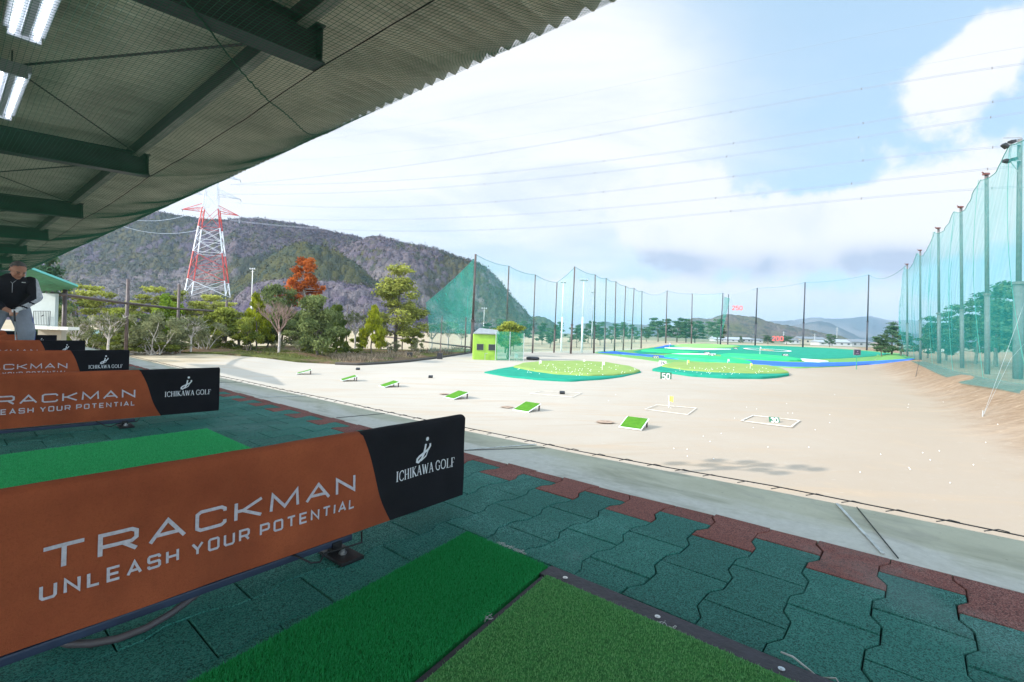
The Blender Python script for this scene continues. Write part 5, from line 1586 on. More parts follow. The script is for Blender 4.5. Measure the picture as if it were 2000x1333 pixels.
net_sheet('mesh', A_, B_, netting('hut_net_tint', (.05, .42, .24), .45), hn, .02, 6, 8)
for p, q in zip(A_, B_):
    mb = MB(); mb.tube([q - Vector((0, 0, .15)), p], .05, 6); mb.build('post', M_galv, hn, hn.location)
# white garden chair and dark tyre by the hut
ch = thing('garden_chair', onland(at(1010, 690, 66).x, 66), 'white garden chair right of the lime hut under the bush', 'chair', rz=R(30))
mb = MB(); mb.box((0, 0, .42), (.5, .5, .05)); mb.build('seat', M_white, ch)
mb = MB(); mb.box((0, .24, .70), (.5, .05, .6)); mb.build('backrest', M_white, ch)
for sx_ in (-1, 1):
    for sy_ in (-1, 1): mb = MB(); mb.tube([(sx_ * .2, sy_ * .2, .42), (sx_ * .23, sy_ * .23, 0)], .025, 5); mb.build('leg', M_white, ch)
ty = thing('tyre', onland(at(1041, 689, 70).x, 70), 'dark tyre lying on the ground right of the lime hut', 'tyre')
mb = MB(); mb.tube([(.75 * math.cos(k * math.pi / 12), .75 * math.sin(k * math.pi / 12), .22) for k in range(25)], .22, 8); mb.build('tread', M_black, ty, smooth=True)
mb = MB(); mb.prism([(.6 * math.cos(k * math.pi / 8), .6 * math.sin(k * math.pi / 8)) for k in range(16)], .08, .16); mb.build('rim', M_polegrey, ty)

# ------------------------------------------------------------------ post and rail fences at the left
def fence(name, posts, rails, label, y_of, r_=.14, m=None):
    m = m or M_polebrown
    base0 = None; t = None
    for (bx, by, ty) in posts:
        y = y_of(bx); a, _ = ray(bx, by); b = onland(a * y, y); tp = at(bx + (by - ty) * .033, ty, y)
        if t is None: t = thing(name, b, label, 'fence')
        mb = MB(); mb.tube([b - Vector((0, 0, .2)), tp], r_, 8); mb.build('post', m, t, t.location, smooth=True)
    for q in rails:
        pts = [at(px, py, y_of(px) - .2) for px, py in q]
        mb = MB(); mb.tube(pts, .12, 8); mb.build('rail', m, t, t.location, smooth=True)
    return t


fy = lambda x: float(np.interp(x, [100, 130, 250, 350, 440, 460], [34, 36, 45, 53, 62, 64]))
fence('tall_fence', [(124, 665, 566), (246, 680, 546), (346, 682, 556), (440, 676, 587)], [[(100, 574), (130, 577), (250, 593), (350, 604), (450, 610)]], 'brown post and rail fence along the left hedge below the hill', fy, .14)
fy2 = lambda x: float(np.interp(x, [670, 920], [84, 80]))
t2 = fence('post_rail_fence', [(676, 686, 598), (708, 686, 603), (744, 688, 610), (785, 690, 636), (908, 692, 620)], [[(745, 657), (800, 664), (860, 672), (921, 679)]], 'low brown post and rail fence between the trees and lime hut', fy2, .10, M_polebrown)
# the post standing in a dark weight block, and a second block
t = thing('weighted_post', G(859, 702), 'dark iron post standing in a black weight block before the fence', 'post')
s_ = t.location.y / FPX
mb = MB(); mb.tube([(0, 0, .3), (1.8 * s_, 0, 84 * s_)], .06, 6); mb.build('pole', M_polebrown, t)
mb = MB(); mb.box((0, 0, 6 * s_), (10 * s_, .5, 12 * s_), bev=.03); mb.build('block', M_black, t)
t = thing('weight_block', G(800, 702), 'black weight block alone below the tall yellow green pine', 'block'); s_ = t.location.y / FPX
mb = MB(); mb.box((0, 0, 6.2 * s_), (10 * s_, .5, 12.4 * s_), bev=.03); mb.build('body', M_black, t)
mb = MB(); mb.box((0, 0, 12.6 * s_), (10.6 * s_, .54, .06), bev=.02); mb.build('cap', M_black, t)

# ------------------------------------------------------------------ trees
def leaf_mesh(name, clumps, n, size, mat_, parent, flat=0.0, vert=0.0, tint_spread=.35, shell=.55, tris=False):
    """many small leaf-sized faces spread through ellipsoid clumps (centre, radii)"""
    C = np.array([c for c, r in clumps]); Rr = np.array([r if hasattr(r, '__len__') else (r, r, r) for c, r in clumps])
    vol = np.prod(Rr, 1) ** .72; idx = rng.choice(len(C), n, p=vol / vol.sum())
    d = rng.normal(size=(n, 3)); d /= np.linalg.norm(d, axis=1, keepdims=True)
    q = (shell + (1 - shell) * rng.random(n)) * (0.75 + .4 * rng.random(n))
    P = C[idx] + d * q[:, None] * Rr[idx]
    nrm = d * .9 + rng.normal(0, .7, (n, 3)); nrm[:, 2] += flat * 1.5
    nrm /= np.linalg.norm(nrm, axis=1, keepdims=True)
    a = np.cross(nrm, rng.normal(size=(n, 3))); a /= np.linalg.norm(a, axis=1, keepdims=True)
    if vert > 0:
        a = a * (1 - vert) + np.array([0, 0, 1.0]) * vert + d * .15; a /= np.linalg.norm(a, axis=1, keepdims=True)
    b = np.cross(nrm, a); b /= np.linalg.norm(b, axis=1, keepdims=True) + 1e-9
    s = size * (0.55 + .9 * rng.random(n))[:, None]; l = s * (1.25 + .8 * vert)
    V = np.stack([P - a * l * .5, P + b * s * .34 + a * l * .05, P + a * l * .55, P - b * s * .34 - a * l * .02], 1).reshape(-1, 3)
    F = np.arange(n * 4).reshape(-1, 4)
    ct = rng.random(len(C))
    tint = np.clip(ct[idx] * (1 - tint_spread) * .85 + rng.random(n) ** 1.5 * tint_spread * 1.3, 0, 1)
    return np_mesh(name, V, F, mat_, parent, attrs={'tint': ('FACE', tint)})


def limb(mb, p0, p1, r0, r1, bend=.12, n=5, seg=4):
    p0, p1 = Vector(p0), Vector(p1); L = (p1 - p0).length; pts = []
    o = Vector((rnd.gauss(0, 1), rnd.gauss(0, 1), rnd.gauss(0, .5))) * L * bend
    for i in range(seg + 1):
        f = i / seg; pts.append(p0.lerp(p1, f) + o * math.sin(math.pi * f) + Vector((rnd.gauss(0, 1), rnd.gauss(0, 1), 0)) * L * .02 * (0 < i < seg))
    mb.tube(pts, [r0 + (r1 - r0) * i / seg for i in range(seg + 1)], n, cap=False)


F_broad = foliage('broad_leaves', (.035, .06, .02), (.29, .33, .12))
F_broad2 = foliage('yellowish_broad_leaves', (.07, .10, .018), (.44, .46, .085))
F_gold = foliage('golden_cypress', (.07, .10, .010), (.48, .49, .035))
F_pine = foliage('pine_needles', (.085, .11, .022), (.52, .52, .12))
F_dark = foliage('dark_pine', (.03, .075, .045), (.13, .21, .10))
F_red = foliage('rust_needles', (.16, .03, .010), (.66, .19, .045))
F_shrub = foliage('grey_shrub', (.09, .105, .05), (.33, .335, .17))
F_hedge = foliage('hedge_leaves', (.055, .08, .018), (.22, .24, .05))
F_lime = foliage('lime_leaves', (.10, .18, .015), (.34, .42, .05))


def T0(name): return thing(name, (0, 0, 0), 'x', 'tree')


def mk_broad(H, Wd, n, f, low=.28, name='broadleaf_tree', stems=1, leafs=.24, nb=16, bark=None):
    t = T0(name); mb = MB(); cl = []
    for k in range(nb):
        a = rnd.uniform(0, 6.28); q = rnd.random() ** .6; z = H * (low + (1 - low) * (.10 + .80 * rnd.random()))
        w = Wd * .5 * math.sin(math.pi * min(.97, max(.12, (z / H - low) / (1 - low) * .78 + .16)))
        cl.append(((math.cos(a) * q * w * .82, math.sin(a) * q * w * .82, z), (Wd * rnd.uniform(.12, .21), Wd * rnd.uniform(.12, .21), H * rnd.uniform(.07, .12))))
    for s in range(stems):
        bx = rnd.uniform(-.35, .35) * (stems > 1); by = rnd.uniform(-.3, .3) * (stems > 1)
        top = (bx * 2.2, by * 2.2, H * .55); limb(mb, (bx, by, -.2), top, H * .022 / stems ** .4, H * .011, .05, 7, 6)
        for c, r in rnd.sample(cl, min(len(cl), 7)): limb(mb, (bx * 1.6, by * 1.6, H * rnd.uniform(.25, .45)), c, H * .010, H * .003, .1, 5, 4)
    mb.build('trunk', bark or M_bark, t, smooth=True); leaf_mesh('crown', cl, n, leafs, f, t, shell=.5)
    return t


def mk_column(H, Wd, n, f=None, name='cypress_tree'):
    t = T0(name); mb = MB(); limb(mb, (0, 0, -.2), (0, 0, H * .8), H * .018, .02, .01, 7); mb.build('trunk', M_bark, t)
    cl = []
    for k in range(46):
        z = rnd.uniform(.10, .96); w = Wd * .5 * (math.sin(math.pi * min(1, z * .62 + .28)) ** 1.1) * (1.06 - z * .55); a = rnd.uniform(0, 6.28)
        q = rnd.uniform(.45, .95)
        cl.append(((math.cos(a) * w * q, math.sin(a) * w * q, z * H), (Wd * .12, Wd * .12, H * rnd.uniform(.06, .10))))
    leaf_mesh('crown', cl, n, .20, f or F_gold, t, vert=.65, shell=.35); return t


def mk_pine(H, Wd, n, f, lean=.06, layers=6, name='pine_tree', leafs=.22, first=.35, cone=.5):
    t = T0(name); mb = MB(); cl = []; lx = H * lean * rnd.choice((-1, 1)); ly = rnd.uniform(-.3, .3)
    trunk = [Vector((lx * (q ** 1.4) + .12 * math.sin(q * 7) * H * .06, ly * q, H * q)) for q in [i / 8 * .93 for i in range(9)]]; trunk[0].z = -.25
    mb.tube(trunk, [H * .020 * (1 - .85 * i / 8) for i in range(9)], 7, cap=False)
    for L in range(layers):
        z = first + (1 - first) * (L + .4) / layers; w = Wd * .5 * (1 - cone * (z - first) / (1 - first)) * rnd.uniform(.75, 1.1)
        ctr = trunk[min(8, int(z / .93 * 8))]
        for k in range(rnd.randint(4, 6) if z < .88 else 2):
            a = rnd.uniform(0, 6.28); q = rnd.uniform(.35, 1.0)
            c = Vector((ctr.x + math.cos(a) * w * q, ctr.y + math.sin(a) * w * q, z * H + rnd.uniform(-.04, .05) * H + .03 * H * (1 - q)))
            cl.append((tuple(c), (Wd * rnd.uniform(.12, .20), Wd * rnd.uniform(.12, .20), H * rnd.uniform(.04, .07))))
            limb(mb, ctr, c, H * .006, H * .002, .08, 4, 3)
    cl.append(((trunk[-1].x, trunk[-1].y, H * .96), (Wd * .09, Wd * .09, H * .05)))
    mb.build('trunk', M_bark, t, smooth=True); leaf_mesh('crown', cl, n, leafs, f, t, flat=.5, shell=.35); return t


def twigs(mb, p, d, L, r_, depth, spread=.5, upb=.25):
    q = p + d * L; m_ = p.lerp(q, .5) + Vector((rnd.gauss(0, 1), rnd.gauss(0, 1), rnd.gauss(0, .4))) * L * .06
    mb.tube([p, m_, q], [r_, r_ * .85, r_ * .65], 4 if depth > 1 else 3, cap=False)
    if depth == 0: return
    for k in range(rnd.randint(2, 4) if depth > 1 else rnd.randint(3, 4)):
        nd = (d + Vector((rnd.gauss(0, 1), rnd.gauss(0, 1), rnd.gauss(0, .6))) * spread + Vector((0, 0, upb))).normalized()
        s = rnd.uniform(.45, 1)
        twigs(mb, p.lerp(q, s), nd, L * rnd.uniform(.55, .8), r_ * .58, depth - 1, spread, upb)


def mk_bare(H, bark, twig, depth=4, spread=.42, name='bare_tree', split=.33, rtr=.022, leaf=None, nleaf=0):
    t = T0(name); mb = MB(); h0 = H * split
    mb.tube([(0, 0, -.2), (.03 * H * .3, 0, h0 * .5), (0, .02, h0)], [H * rtr, H * rtr * .85, H * rtr * .75], 8, cap=False)
    mb.build('trunk', bark, t, smooth=True); mb = MB()
    for k in range(6):
        a = k * 1.05 + rnd.uniform(-.3, .3); d = Vector((math.cos(a) * .55, math.sin(a) * .55, 1)).normalized()
        twigs(mb, Vector((0, 0, h0 * rnd.uniform(.82, 1.0))), d, H * .21, H * rtr * .5, depth - 1, spread)
    cr = mb.build('crown', twig, t)
    if leaf:
        pts = [v.co for v in cr.data.vertices if v.co.z > h0 * 1.1]
        cl = [(tuple(rnd.choice(pts)), (.35, .35, .25)) for k in range(60)]
        leaf_mesh('leaves', cl, nleaf, .16, leaf, t, shell=.2)
    return t


def mk_shrub(H, Wd, n, f, name='shrub', stems=6, sz=.16, dens=18, bark=None):
    t = T0(name); mb = MB(); cl = []
    for k in range(dens):
        a = rnd.uniform(0, 6.28); q = rnd.random() ** .5; z = rnd.uniform(.25, .92)
        w = Wd * .5 * (1 - .35 * abs(z - .55) * 2)
        cl.append(((math.cos(a) * q * w, math.sin(a) * q * w, z * H), (Wd * .13, Wd * .13, H * .12)))
    for k in range(stems): limb(mb, (rnd.uniform(-.12, .12) * Wd, rnd.uniform(-.1, .1) * Wd, -.1), cl[k % len(cl)][0], .035 + H * .006, .012, .1, 5, 4)
    mb.build('stems', bark or M_palebark, t); leaf_mesh('foliage', cl, n, sz, f, t, shell=.25); return t


def mk_red(H, Wd, n):
    t = T0('rust_red_tree'); mb = MB(); cl = []
    limb(mb, (0, 0, -.2), (0, 0, H * .95), H * .02, .03, .02, 7, 7)
    for k in range(72):
        z = rnd.uniform(.50, .99); w = Wd * .5 * (1.02 - .75 * max(0, (z - .5) / .5)) * rnd.uniform(.3, 1.0); a = rnd.uniform(0, 6.28)
        c = (math.cos(a) * w, math.sin(a) * w, z * H); cl.append((c, (Wd * rnd.uniform(.07, .13), Wd * rnd.uniform(.07, .13), H * rnd.uniform(.025, .05))))
        limb(mb, (0, 0, z * H - .3), c, .05, .015, .08, 4, 3)
    mb.build('trunk', M_palebark, t); leaf_mesh('crown', cl, n, .22, F_red, t, shell=.2, flat=.2); return t


PROTO = {}
def use(key, maker, px, py, top, y, label, group, wscale=1.0, rz=None, cat='tree'):
    """stand a tree on the land below photo pixel (px,py), its top reaching photo row top"""
    if key not in PROTO:
        o = maker(); PROTO[key] = o
        H = max(v.co.z for ch in o.children for v in ch.data.vertices); o['_h'] = H; first = True
    else:
        o = copy_tree(PROTO[key])
    a, _ = ray(px, py); b = onland(a * y, y); tp = at(px + (py - top) * .033, top, y)
    h = max(.4, tp.z - b.z); s = h / PROTO[key]['_h']
    o.location = b + Vector((0, 0, -.02)); o.scale = (s * wscale, s * wscale, s)
    o.rotation_euler = (0, 0, rnd.uniform(0, 6.28) if rz is None else rz)
    tag(o, label, cat, group)
    return o


def clean_protos():
    for o in PROTO.values():
        pass


B1 = lambda: mk_broad(7.5, 7.5, 8500, F_broad, .14, nb=26)
B2 = lambda: mk_broad(6, 5.5, 5000, F_broad2, .28, stems=3, nb=20)
B3 = lambda: mk_broad(8.5, 7.5, 7500, F_broad, .20, nb=24)
CY = lambda: mk_column(7.5, 4.6, 6500)
CY2 = lambda: mk_column(7, 4.6, 6500, foliage('green_cypress', (.03, .055, .012), (.20, .245, .045)))
TP = lambda: mk_pine(14, 7.6, 10000, F_pine, .05, 12, 'tall_pine', .27, .22, .72)
PA = lambda: mk_pine(7, 6.5, 4500, F_pine, .10, 4, 'garden_pine', .22, .42, .35)
DP = lambda: mk_pine(9, 6.5, 4600, F_dark, .07, 7, 'dark_pine', .30, .20, .50)
DP2 = lambda: mk_pine(9, 7.5, 4600, F_dark, .12, 7, 'dark_pine', .30, .26, .38)
SP = lambda: mk_pine(8, 5.5, 3400, F_dark, .01, 9, 'dark_spruce', .26, .08, .9)
BR = lambda: mk_bare(8, M_palebark, M_twig, 5, .40, 'bare_tree', .36, .019)
BG = lambda: mk_bare(6, M_palebark, M_palebark, 4, .5, 'bare_tree', .3, .02, F_shrub, 900)
SH = lambda: mk_shrub(3, 3.6, 1900, F_shrub)
SH2 = lambda: mk_shrub(4, 4.4, 2400, F_shrub, stems=10, sz=.17, dens=24)
HG = lambda: mk_shrub(1.6, 3.6, 2600, F_hedge, 'hedge_bush', 4, .14, 22)
LM = lambda: mk_broad(5.5, 3.8, 2600, F_lime, .15, name='lime_tree')
RD = lambda: mk_red(13, 7.6, 12000)

# the central group by the planted bed
use('RD', RD, 590, 694, 500, 70, 'tall rust red dying conifer rising behind the dark broadleaf trees', None, .95)
use('B3', B3, 548, 694, 552, 66, 'dark rounded broadleaf tree left of and below the rust red conifer', 'broadleaf trees in the planted bed', .85)
use('CY', CY, 500, 698, 568, 60, 'tall golden green cypress with ragged top beside the bare reddish tree', 'golden cypresses', .92)
use('BR', BR, 544, 702, 586, 55, 'bare tree with pale trunk and reddish twigs in front of the cypress', None, 1.05)
use('B1', B1, 622, 706, 574, 55, 'wide grey green broadleaf tree right of the bare reddish tree', 'broadleaf trees in the planted bed', .92)
use('CY2', CY2, 655, 700, 590, 62, 'dark green cypress against the right side of the wide broadleaf tree', 'golden cypresses', .9)
use('CY', CY, 726, 694, 592, 68, 'golden cypress standing alone left of the tall pine', 'golden cypresses', .95)
use('TP', TP, 772, 692, 511, 74, 'tall layered yellow green pine left of the green net', None, 1.30, rz=2.4)
use('BG', BG, 692, 692, 602, 74, 'thin pale barked tree between the two cypresses', 'small pale barked trees', .9)
use('B2', B2, 433, 690, 598, 58, 'yellow green multi stemmed tree left of the tall golden cypress', 'small yellow green trees', 1.05)
use('B2', B2, 484, 692, 618, 56, 'smaller yellow green tree tight against the left of the golden cypress', 'small yellow green trees', .9)
use('HG', HG, 470, 694, 664, 58, 'low round bush under the yellow green trees', 'low clipped bushes', 1.1, cat='bush')
use('HG', HG, 620, 702, 672, 58, 'low bush at the foot of the wide broadleaf tree', 'low clipped bushes', 1.2, cat='bush')
use('HG', HG, 685, 698, 670, 66, 'low bush between the dark cypress and the lone cypress', 'low clipped bushes', 1.0, cat='bush')
use('SH', SH, 815, 694, 662, 72, 'small scrubby bush at the foot of the tall pine', 'grey shrubs', .9, cat='bush')
use('BG', BG, 842, 690, 628, 88, 'pale thin tree behind the fence under the dense net wing', 'small pale barked trees', 1.2)
use('BG', BG, 874, 690, 622, 92, 'pale thin tree left of the thick brown pole', 'small pale barked trees', 1.2)
use('BG', BG, 900, 690, 640, 96, 'smallest pale thin tree close beside the thick brown pole', 'small pale barked trees', 1.2)

# the left hedge line, shrubs and garden pines
left_pines = [(300, 672, 558, 64, 'garden pine between the second and third tall fence posts'), (390, 676, 572, 66, 'cloud like garden pine in front of the lattice tower foot'), (196, 668, 566, 58, 'garden pine left of the second fence post'), (270, 672, 586, 68, 'low garden pine just right of the second fence post'), (150, 668, 552, 66, 'garden pine right of the green roofed wing')]
for (x, b, t_, y, lab) in left_pines: use('PA', PA, x, b, t_, y, lab, 'garden pines along the left hedge', 1.0)
use('LM', LM, 325, 680, 572, 62, 'bright lime green young tree between the fence posts', None, .9)
use('SP', SP, 96, 664, 496, 60, 'dark pine rising behind the green roofed wing at the left', None, .9)
left_shrubs = [(148, 682, 610, 40, 'BG', 'white stemmed open tree left of the hedge near the concrete edge'), (212, 686, 606, 44, 'BG', 'thin leaved pale tree in front of the clipped hedge'), (185, 676, 622, 48, 'SH2', 'dense grey shrub near the first fence post'), (300, 688, 604, 48, 'SH2', 'wide grey green shrub between second and third fence posts'),
               (322, 690, 616, 50, 'SH2', 'spreading grey shrub at the third fence post'), (372, 692, 612, 52, 'BG', 'white stemmed sparse tree right of the third fence post'), (398, 690, 622, 55, 'SH2', 'grey shrub left of the yellow green multi stemmed tree'), (255, 688, 640, 47, 'SH', 'low grey shrub by the second fence post'),
               (350, 690, 652, 51, 'SH', 'low grey shrub at the base of the third fence post'), (125, 676, 596, 52, 'B1', 'dark broadleaf tree behind the first fence post'), (235, 676, 600, 56, 'B2', 'yellowish tree behind the second fence post')]
for (x, b, t_, y, k, lab) in left_shrubs: use(k, {'BG': BG, 'SH': SH, 'SH2': SH2, 'B1': B1, 'B2': B2}[k], x, b, t_, y, lab, 'shrubs and small trees along the left hedge', 1.0)
hed = [(172, 672, 650, 50), (198, 674, 649, 50.5), (222, 678, 651, 49), (262, 684, 655, 48), (290, 687, 658, 48), (408, 680, 656, 60), (440, 692, 668, 58), (330, 688, 668, 50)]
hl = ['leftmost clipped hedge bush behind the white stemmed tree', 'second clipped hedge bush from the left', 'third clipped hedge bush from the left', 'fourth hedge bush, right beside the second fence post', 'fifth hedge bush, just right of the second fence post', 'rounded hedge bush standing alone right of the third fence post', 'hedge bush under the yellow green multi stemmed tree', 'low hedge bush left of the third fence post']
for (x, b, t_, y), lab in zip(hed, hl): use('HG', HG, x, b, t_, y, lab, 'clipped hedge bushes', 1.25, cat='bush')

fill = [('B1', 520, 692, 612, 68, 'shadowy broadleaf filling the gap behind the bare reddish tree'), ('B1', 582, 698, 606, 66, 'dark broadleaf between the bare tree and the wide grey green tree'), ('B3', 636, 694, 612, 70, 'dark broadleaf behind the wide grey green tree and dark cypress'),
        ('B2', 462, 688, 622, 64, 'yellow green tree behind the multi stemmed pair'), ('SH2', 410, 690, 640, 60, 'grey shrub tucked under the cloud like garden pine'), ('B1', 372, 684, 596, 70, 'dark tree just right of the lime green young tree'), ('PA', 425, 680, 586, 72, 'garden pine left of the golden cypress, right of the fence end'),
        ('SH2', 545, 698, 664, 62, 'grey shrub at the foot of the bare reddish tree'), ('SH2', 590, 700, 660, 60, 'grey shrub left of the wide broadleaf trunk'), ('SH2', 765, 692, 664, 72, 'grey shrub at the base of the tall pine trunk'), ('B2', 706, 690, 640, 78, 'yellow green bush left of the lone golden cypress'),
        ('B2', 806, 690, 640, 82, 'yellow green bush right of the tall pine, before the net wing'), ('B1', 282, 678, 612, 60, 'dark tree between the second and third tall fence posts')]
for (k, x, b, t_, y, lab) in fill: use(k, {'B1': B1, 'B2': B2, 'B3': B3, 'SH2': SH2, 'PA': PA}[k], x, b, t_, y, lab, 'filler trees and shrubs in the planted belt', 1.15)


# pines beyond the left net and across the far end
lp = [(950, 684, 630, 92), (978, 684, 622, 110), (1003, 684, 634, 98), (1022, 685, 626, 120), (1058, 684, 630, 118), (1074, 686, 640, 108), (1092, 684, 628, 128), (1126, 685, 634, 112), (1148, 684, 626, 130), (1172, 685, 628, 122), (1194, 684, 632, 136), (1214, 684, 628, 142), (1238, 682, 634, 148), (1262, 680, 638, 168)]
for i, (x, b, t_, y) in enumerate(lp):
    k = ('DP', 'DP2')[i % 2]
    use(k, DP if k == 'DP' else DP2, x, b, t_, y, ORD[i] + ' dark pine from the left behind the left net' if i < 12 else ('second to last dark pine behind the left net' if i == 12 else 'last dark pine behind the left net, at its right end'), 'dark pines behind the left net', 1.0 + .25 * rnd.random())
use('B2', B2, 990, 688, 626, 70, 'yellow green bush like tree directly behind the lime hut', None, 1.1)
fp = [((1285, 672, 620, 178), 'left tree of the dark pine grove at the far end'), ((1300, 672, 622, 182), 'second tree of the dark pine grove at the far end'), ((1322, 672, 620, 178), 'third and tallest tree of the far dark pine grove'), ((1340, 671, 622, 184), 'fourth tree of the far dark pine grove'), ((1357, 670, 626, 188), 'right end tree of the far dark pine grove'),
      ((1402, 671, 622, 176), 'open branched pine just left of the paired far poles'), ((1500, 668, 655, 235), 'low dark tree left of the red 200'), ((1536, 668, 656, 235), 'low dark tree right of the red 200'), ((1447, 668, 656, 250), 'small dark conifer before the long white building'), ((1620, 674, 652, 200), 'rounded dark pine in front of the white houses'),
      ((1742, 690, 628, 116), 'dark spruce just left of the farthest right net pole'), ((1722, 690, 652, 112), 'low dark pine left of the spruce beside the right net'), ((1760, 690, 648, 104), 'low dark pine at the foot of the farthest right net pole')]
for i, ((x, b, t_, y), lab) in enumerate(fp):
    k = 'SP' if i in (8, 10) else ('DP', 'DP2')[i % 2]
    use(k, {'SP': SP, 'DP': DP, 'DP2': DP2}[k], x, b, t_, y, lab, 'dark pines across the far end', (1.35, 1.2)[i % 2] if i not in (6, 7) else 2.2)
rp = [((1812, 690, 628, 92), 'farthest dark pine behind the right net'), ((1848, 690, 606, 82), 'second farthest dark pine behind the right net'), ((1880, 700, 612, 78), 'third dark pine behind the right net, counting from the far end'), ((1905, 705, 580, 70), 'fourth dark pine behind the right net, counting from the far end'),
      ((1945, 710, 562, 62), 'tall dark pine between the two nearest grey right poles'), ((1985, 710, 545, 56), 'tallest dark pine at the right photo edge behind the net'), ((1835, 694, 630, 74), 'short dark pine low behind the right net')]
for i, ((x, b, t_, y), lab) in enumerate(rp):
    k = ('DP', 'DP2')[i % 2]; use(k, DP if k == 'DP' else DP2, x, b, t_, y, lab, 'dark pines behind the right net', 1.15)

# ------------------------------------------------------------------ lattice tower and lines
TY = 300.0
M_tred = mat('tower_red', (.52, .035, .022), .5); M_twhite = mat('tower_white', (.74, .74, .74), .5); M_tgrey = mat('tower_pale_grey', (.55, .57, .60), .5)
tb = at(407, 578, TY)
tower = thing('lattice_tower', tb, 'tall red and white lattice power tower in front of the wooded hill', 'power tower', rz=R(24))
K_ = TY / FPX
lev = [0, 29 * K_, 82 * K_, 131 * K_, 169 * K_, 200 * K_, 232 * K_, 262 * K_, 285 * K_]     # heights of the colour bands
def half(z):
    zt = 169 * K_
    return 10.6 - (10.6 - 4.2) * z / zt if z < zt else max(.6, 4.2 - (z - zt) / (116 * K_) * 2.6)
cols = [M_twhite, M_tred, M_twhite, M_tred, M_tgrey, M_tgrey, M_tgrey, M_tgrey]
for i in range(8):
    z0, z1 = lev[i], lev[i + 1]; mb = MB(); sub = (1, 2, 2, 1, 1, 1, 1, 1)[i]
    for s in range(sub):
        a0 = z0 + (z1 - z0) * s / sub; a1 = z0 + (z1 - z0) * (s + 1) / sub; h0, h1 = half(a0), half(a1)
        cs = [(1, 1), (-1, 1), (-1, -1), (1, -1)]; lw_ = .48 if i < 4 else .28; bw = .20 if i < 4 else .12
        for k in range(4):
            p, q = cs[k], cs[(k + 1) % 4]
            mb.bar((p[0] * h0, p[1] * h0, a0), (p[0] * h1, p[1] * h1, a1), lw_, lw_)
            mb.bar((p[0] * h0, p[1] * h0, a0), (q[0] * h1, q[1] * h1, a1), bw, bw); mb.bar((q[0] * h0, q[1] * h0, a0), (p[0] * h1, p[1] * h1, a1), bw, bw)
            if i or s: mb.bar((p[0] * h0, p[1] * h0, a0), (q[0] * h0, q[1] * h0, a0), bw, bw)
            if i < 1:
                m0 = ((p[0] + q[0]) / 2 * (h0 + h1) / 2, (p[1] + q[1]) / 2 * (h0 + h1) / 2, (a0 + a1) / 2)
                mb.bar((p[0] * (h0 + h1) / 2, p[1] * (h0 + h1) / 2, (a0 + a1) / 2), m0, bw * .8, bw * .8); mb.bar((q[0] * (h0 + h1) / 2, q[1] * (h0 + h1) / 2, (a0 + a1) / 2), m0, bw * .8, bw * .8)
    mb.build('lattice_section', cols[i], tower)
arm_tips = []
for z, L, m in ((165 * K_, 15.0, M_tred), (198 * K_, 15.5, M_tgrey), (236 * K_, 15.0, M_tgrey)):
    for s in (-1, 1):
        mb = MB(); h = half(z); tip = Vector((s * L, 0, z - .8))
        for dy in (-1, 1):
            mb.bar((s * h, dy * h, z), tip, .34, .34); mb.bar((s * h, dy * h, z + 3.2), tip, .28, .28)
            for f in (.25, .5, .75):
                a_ = Vector((s * h, dy * h, z)).lerp(tip, f); b_ = Vector((s * h, dy * h, z + 3.2)).lerp(tip, f); mb.bar(a_, b_, .1, .1)
                mb.bar(a_, Vector((s * h, -dy * h, z)).lerp(tip, f), .1, .1)
        am = mb.build('cross_arm', m, tower)
        for dy in (-1, 1):
            mb = MB(); mb.tube([tip, tip + Vector((s * .3, dy * 3.2, -.6))], .16, 6); mb.build('insulator', M_polegrey, am)
        mb = MB(); mb.tube([tip + Vector((s * .3, 3.2 * math.cos(q), -.6 - 4.2 * math.sin(q))) for q in [math.pi * k / 10 for k in range(11)]], .07, 5); mb.build('jumper_loop', M_tgrey, am)
        arm_tips.append((tip, s))
# overhead lines: passing from the tower to the next one out of frame on the right
M_wire = mat('line_wire', (.24, .26, .31), .6)
lines = [((450, 362), (1000, 294), (1450, 216), (2000, 126), 'uppermost thick power line crossing the right sky'), ((462, 362), (1000, 336), (1450, 279), (2000, 191), 'second thick power line from the top'),
         ((430, 380), (1000, 356), (1450, 303), (2000, 221), 'third thick power line from the top'), ((461, 397), (1000, 393), (1450, 344), (2000, 285), 'fourth thick power line from the top'),
         ((380, 420), (1000, 421), (1450, 383), (2000, 325), 'fifth power line from the top, crossing behind the right cumulus'), ((449, 431), (1000, 448), (1450, 412), (2000, 366), 'lowest of the main power lines across the sky'),
         ((420, 300), (1000, 210), (1450, 118), (2000, 15), 'faint thin top earth wire high in the sky'), ((440, 320), (1000, 268), (1450, 192), (2000, 92), 'faint second earth wire under the topmost one')]
R3 = tower.matrix_basis.to_3x3()
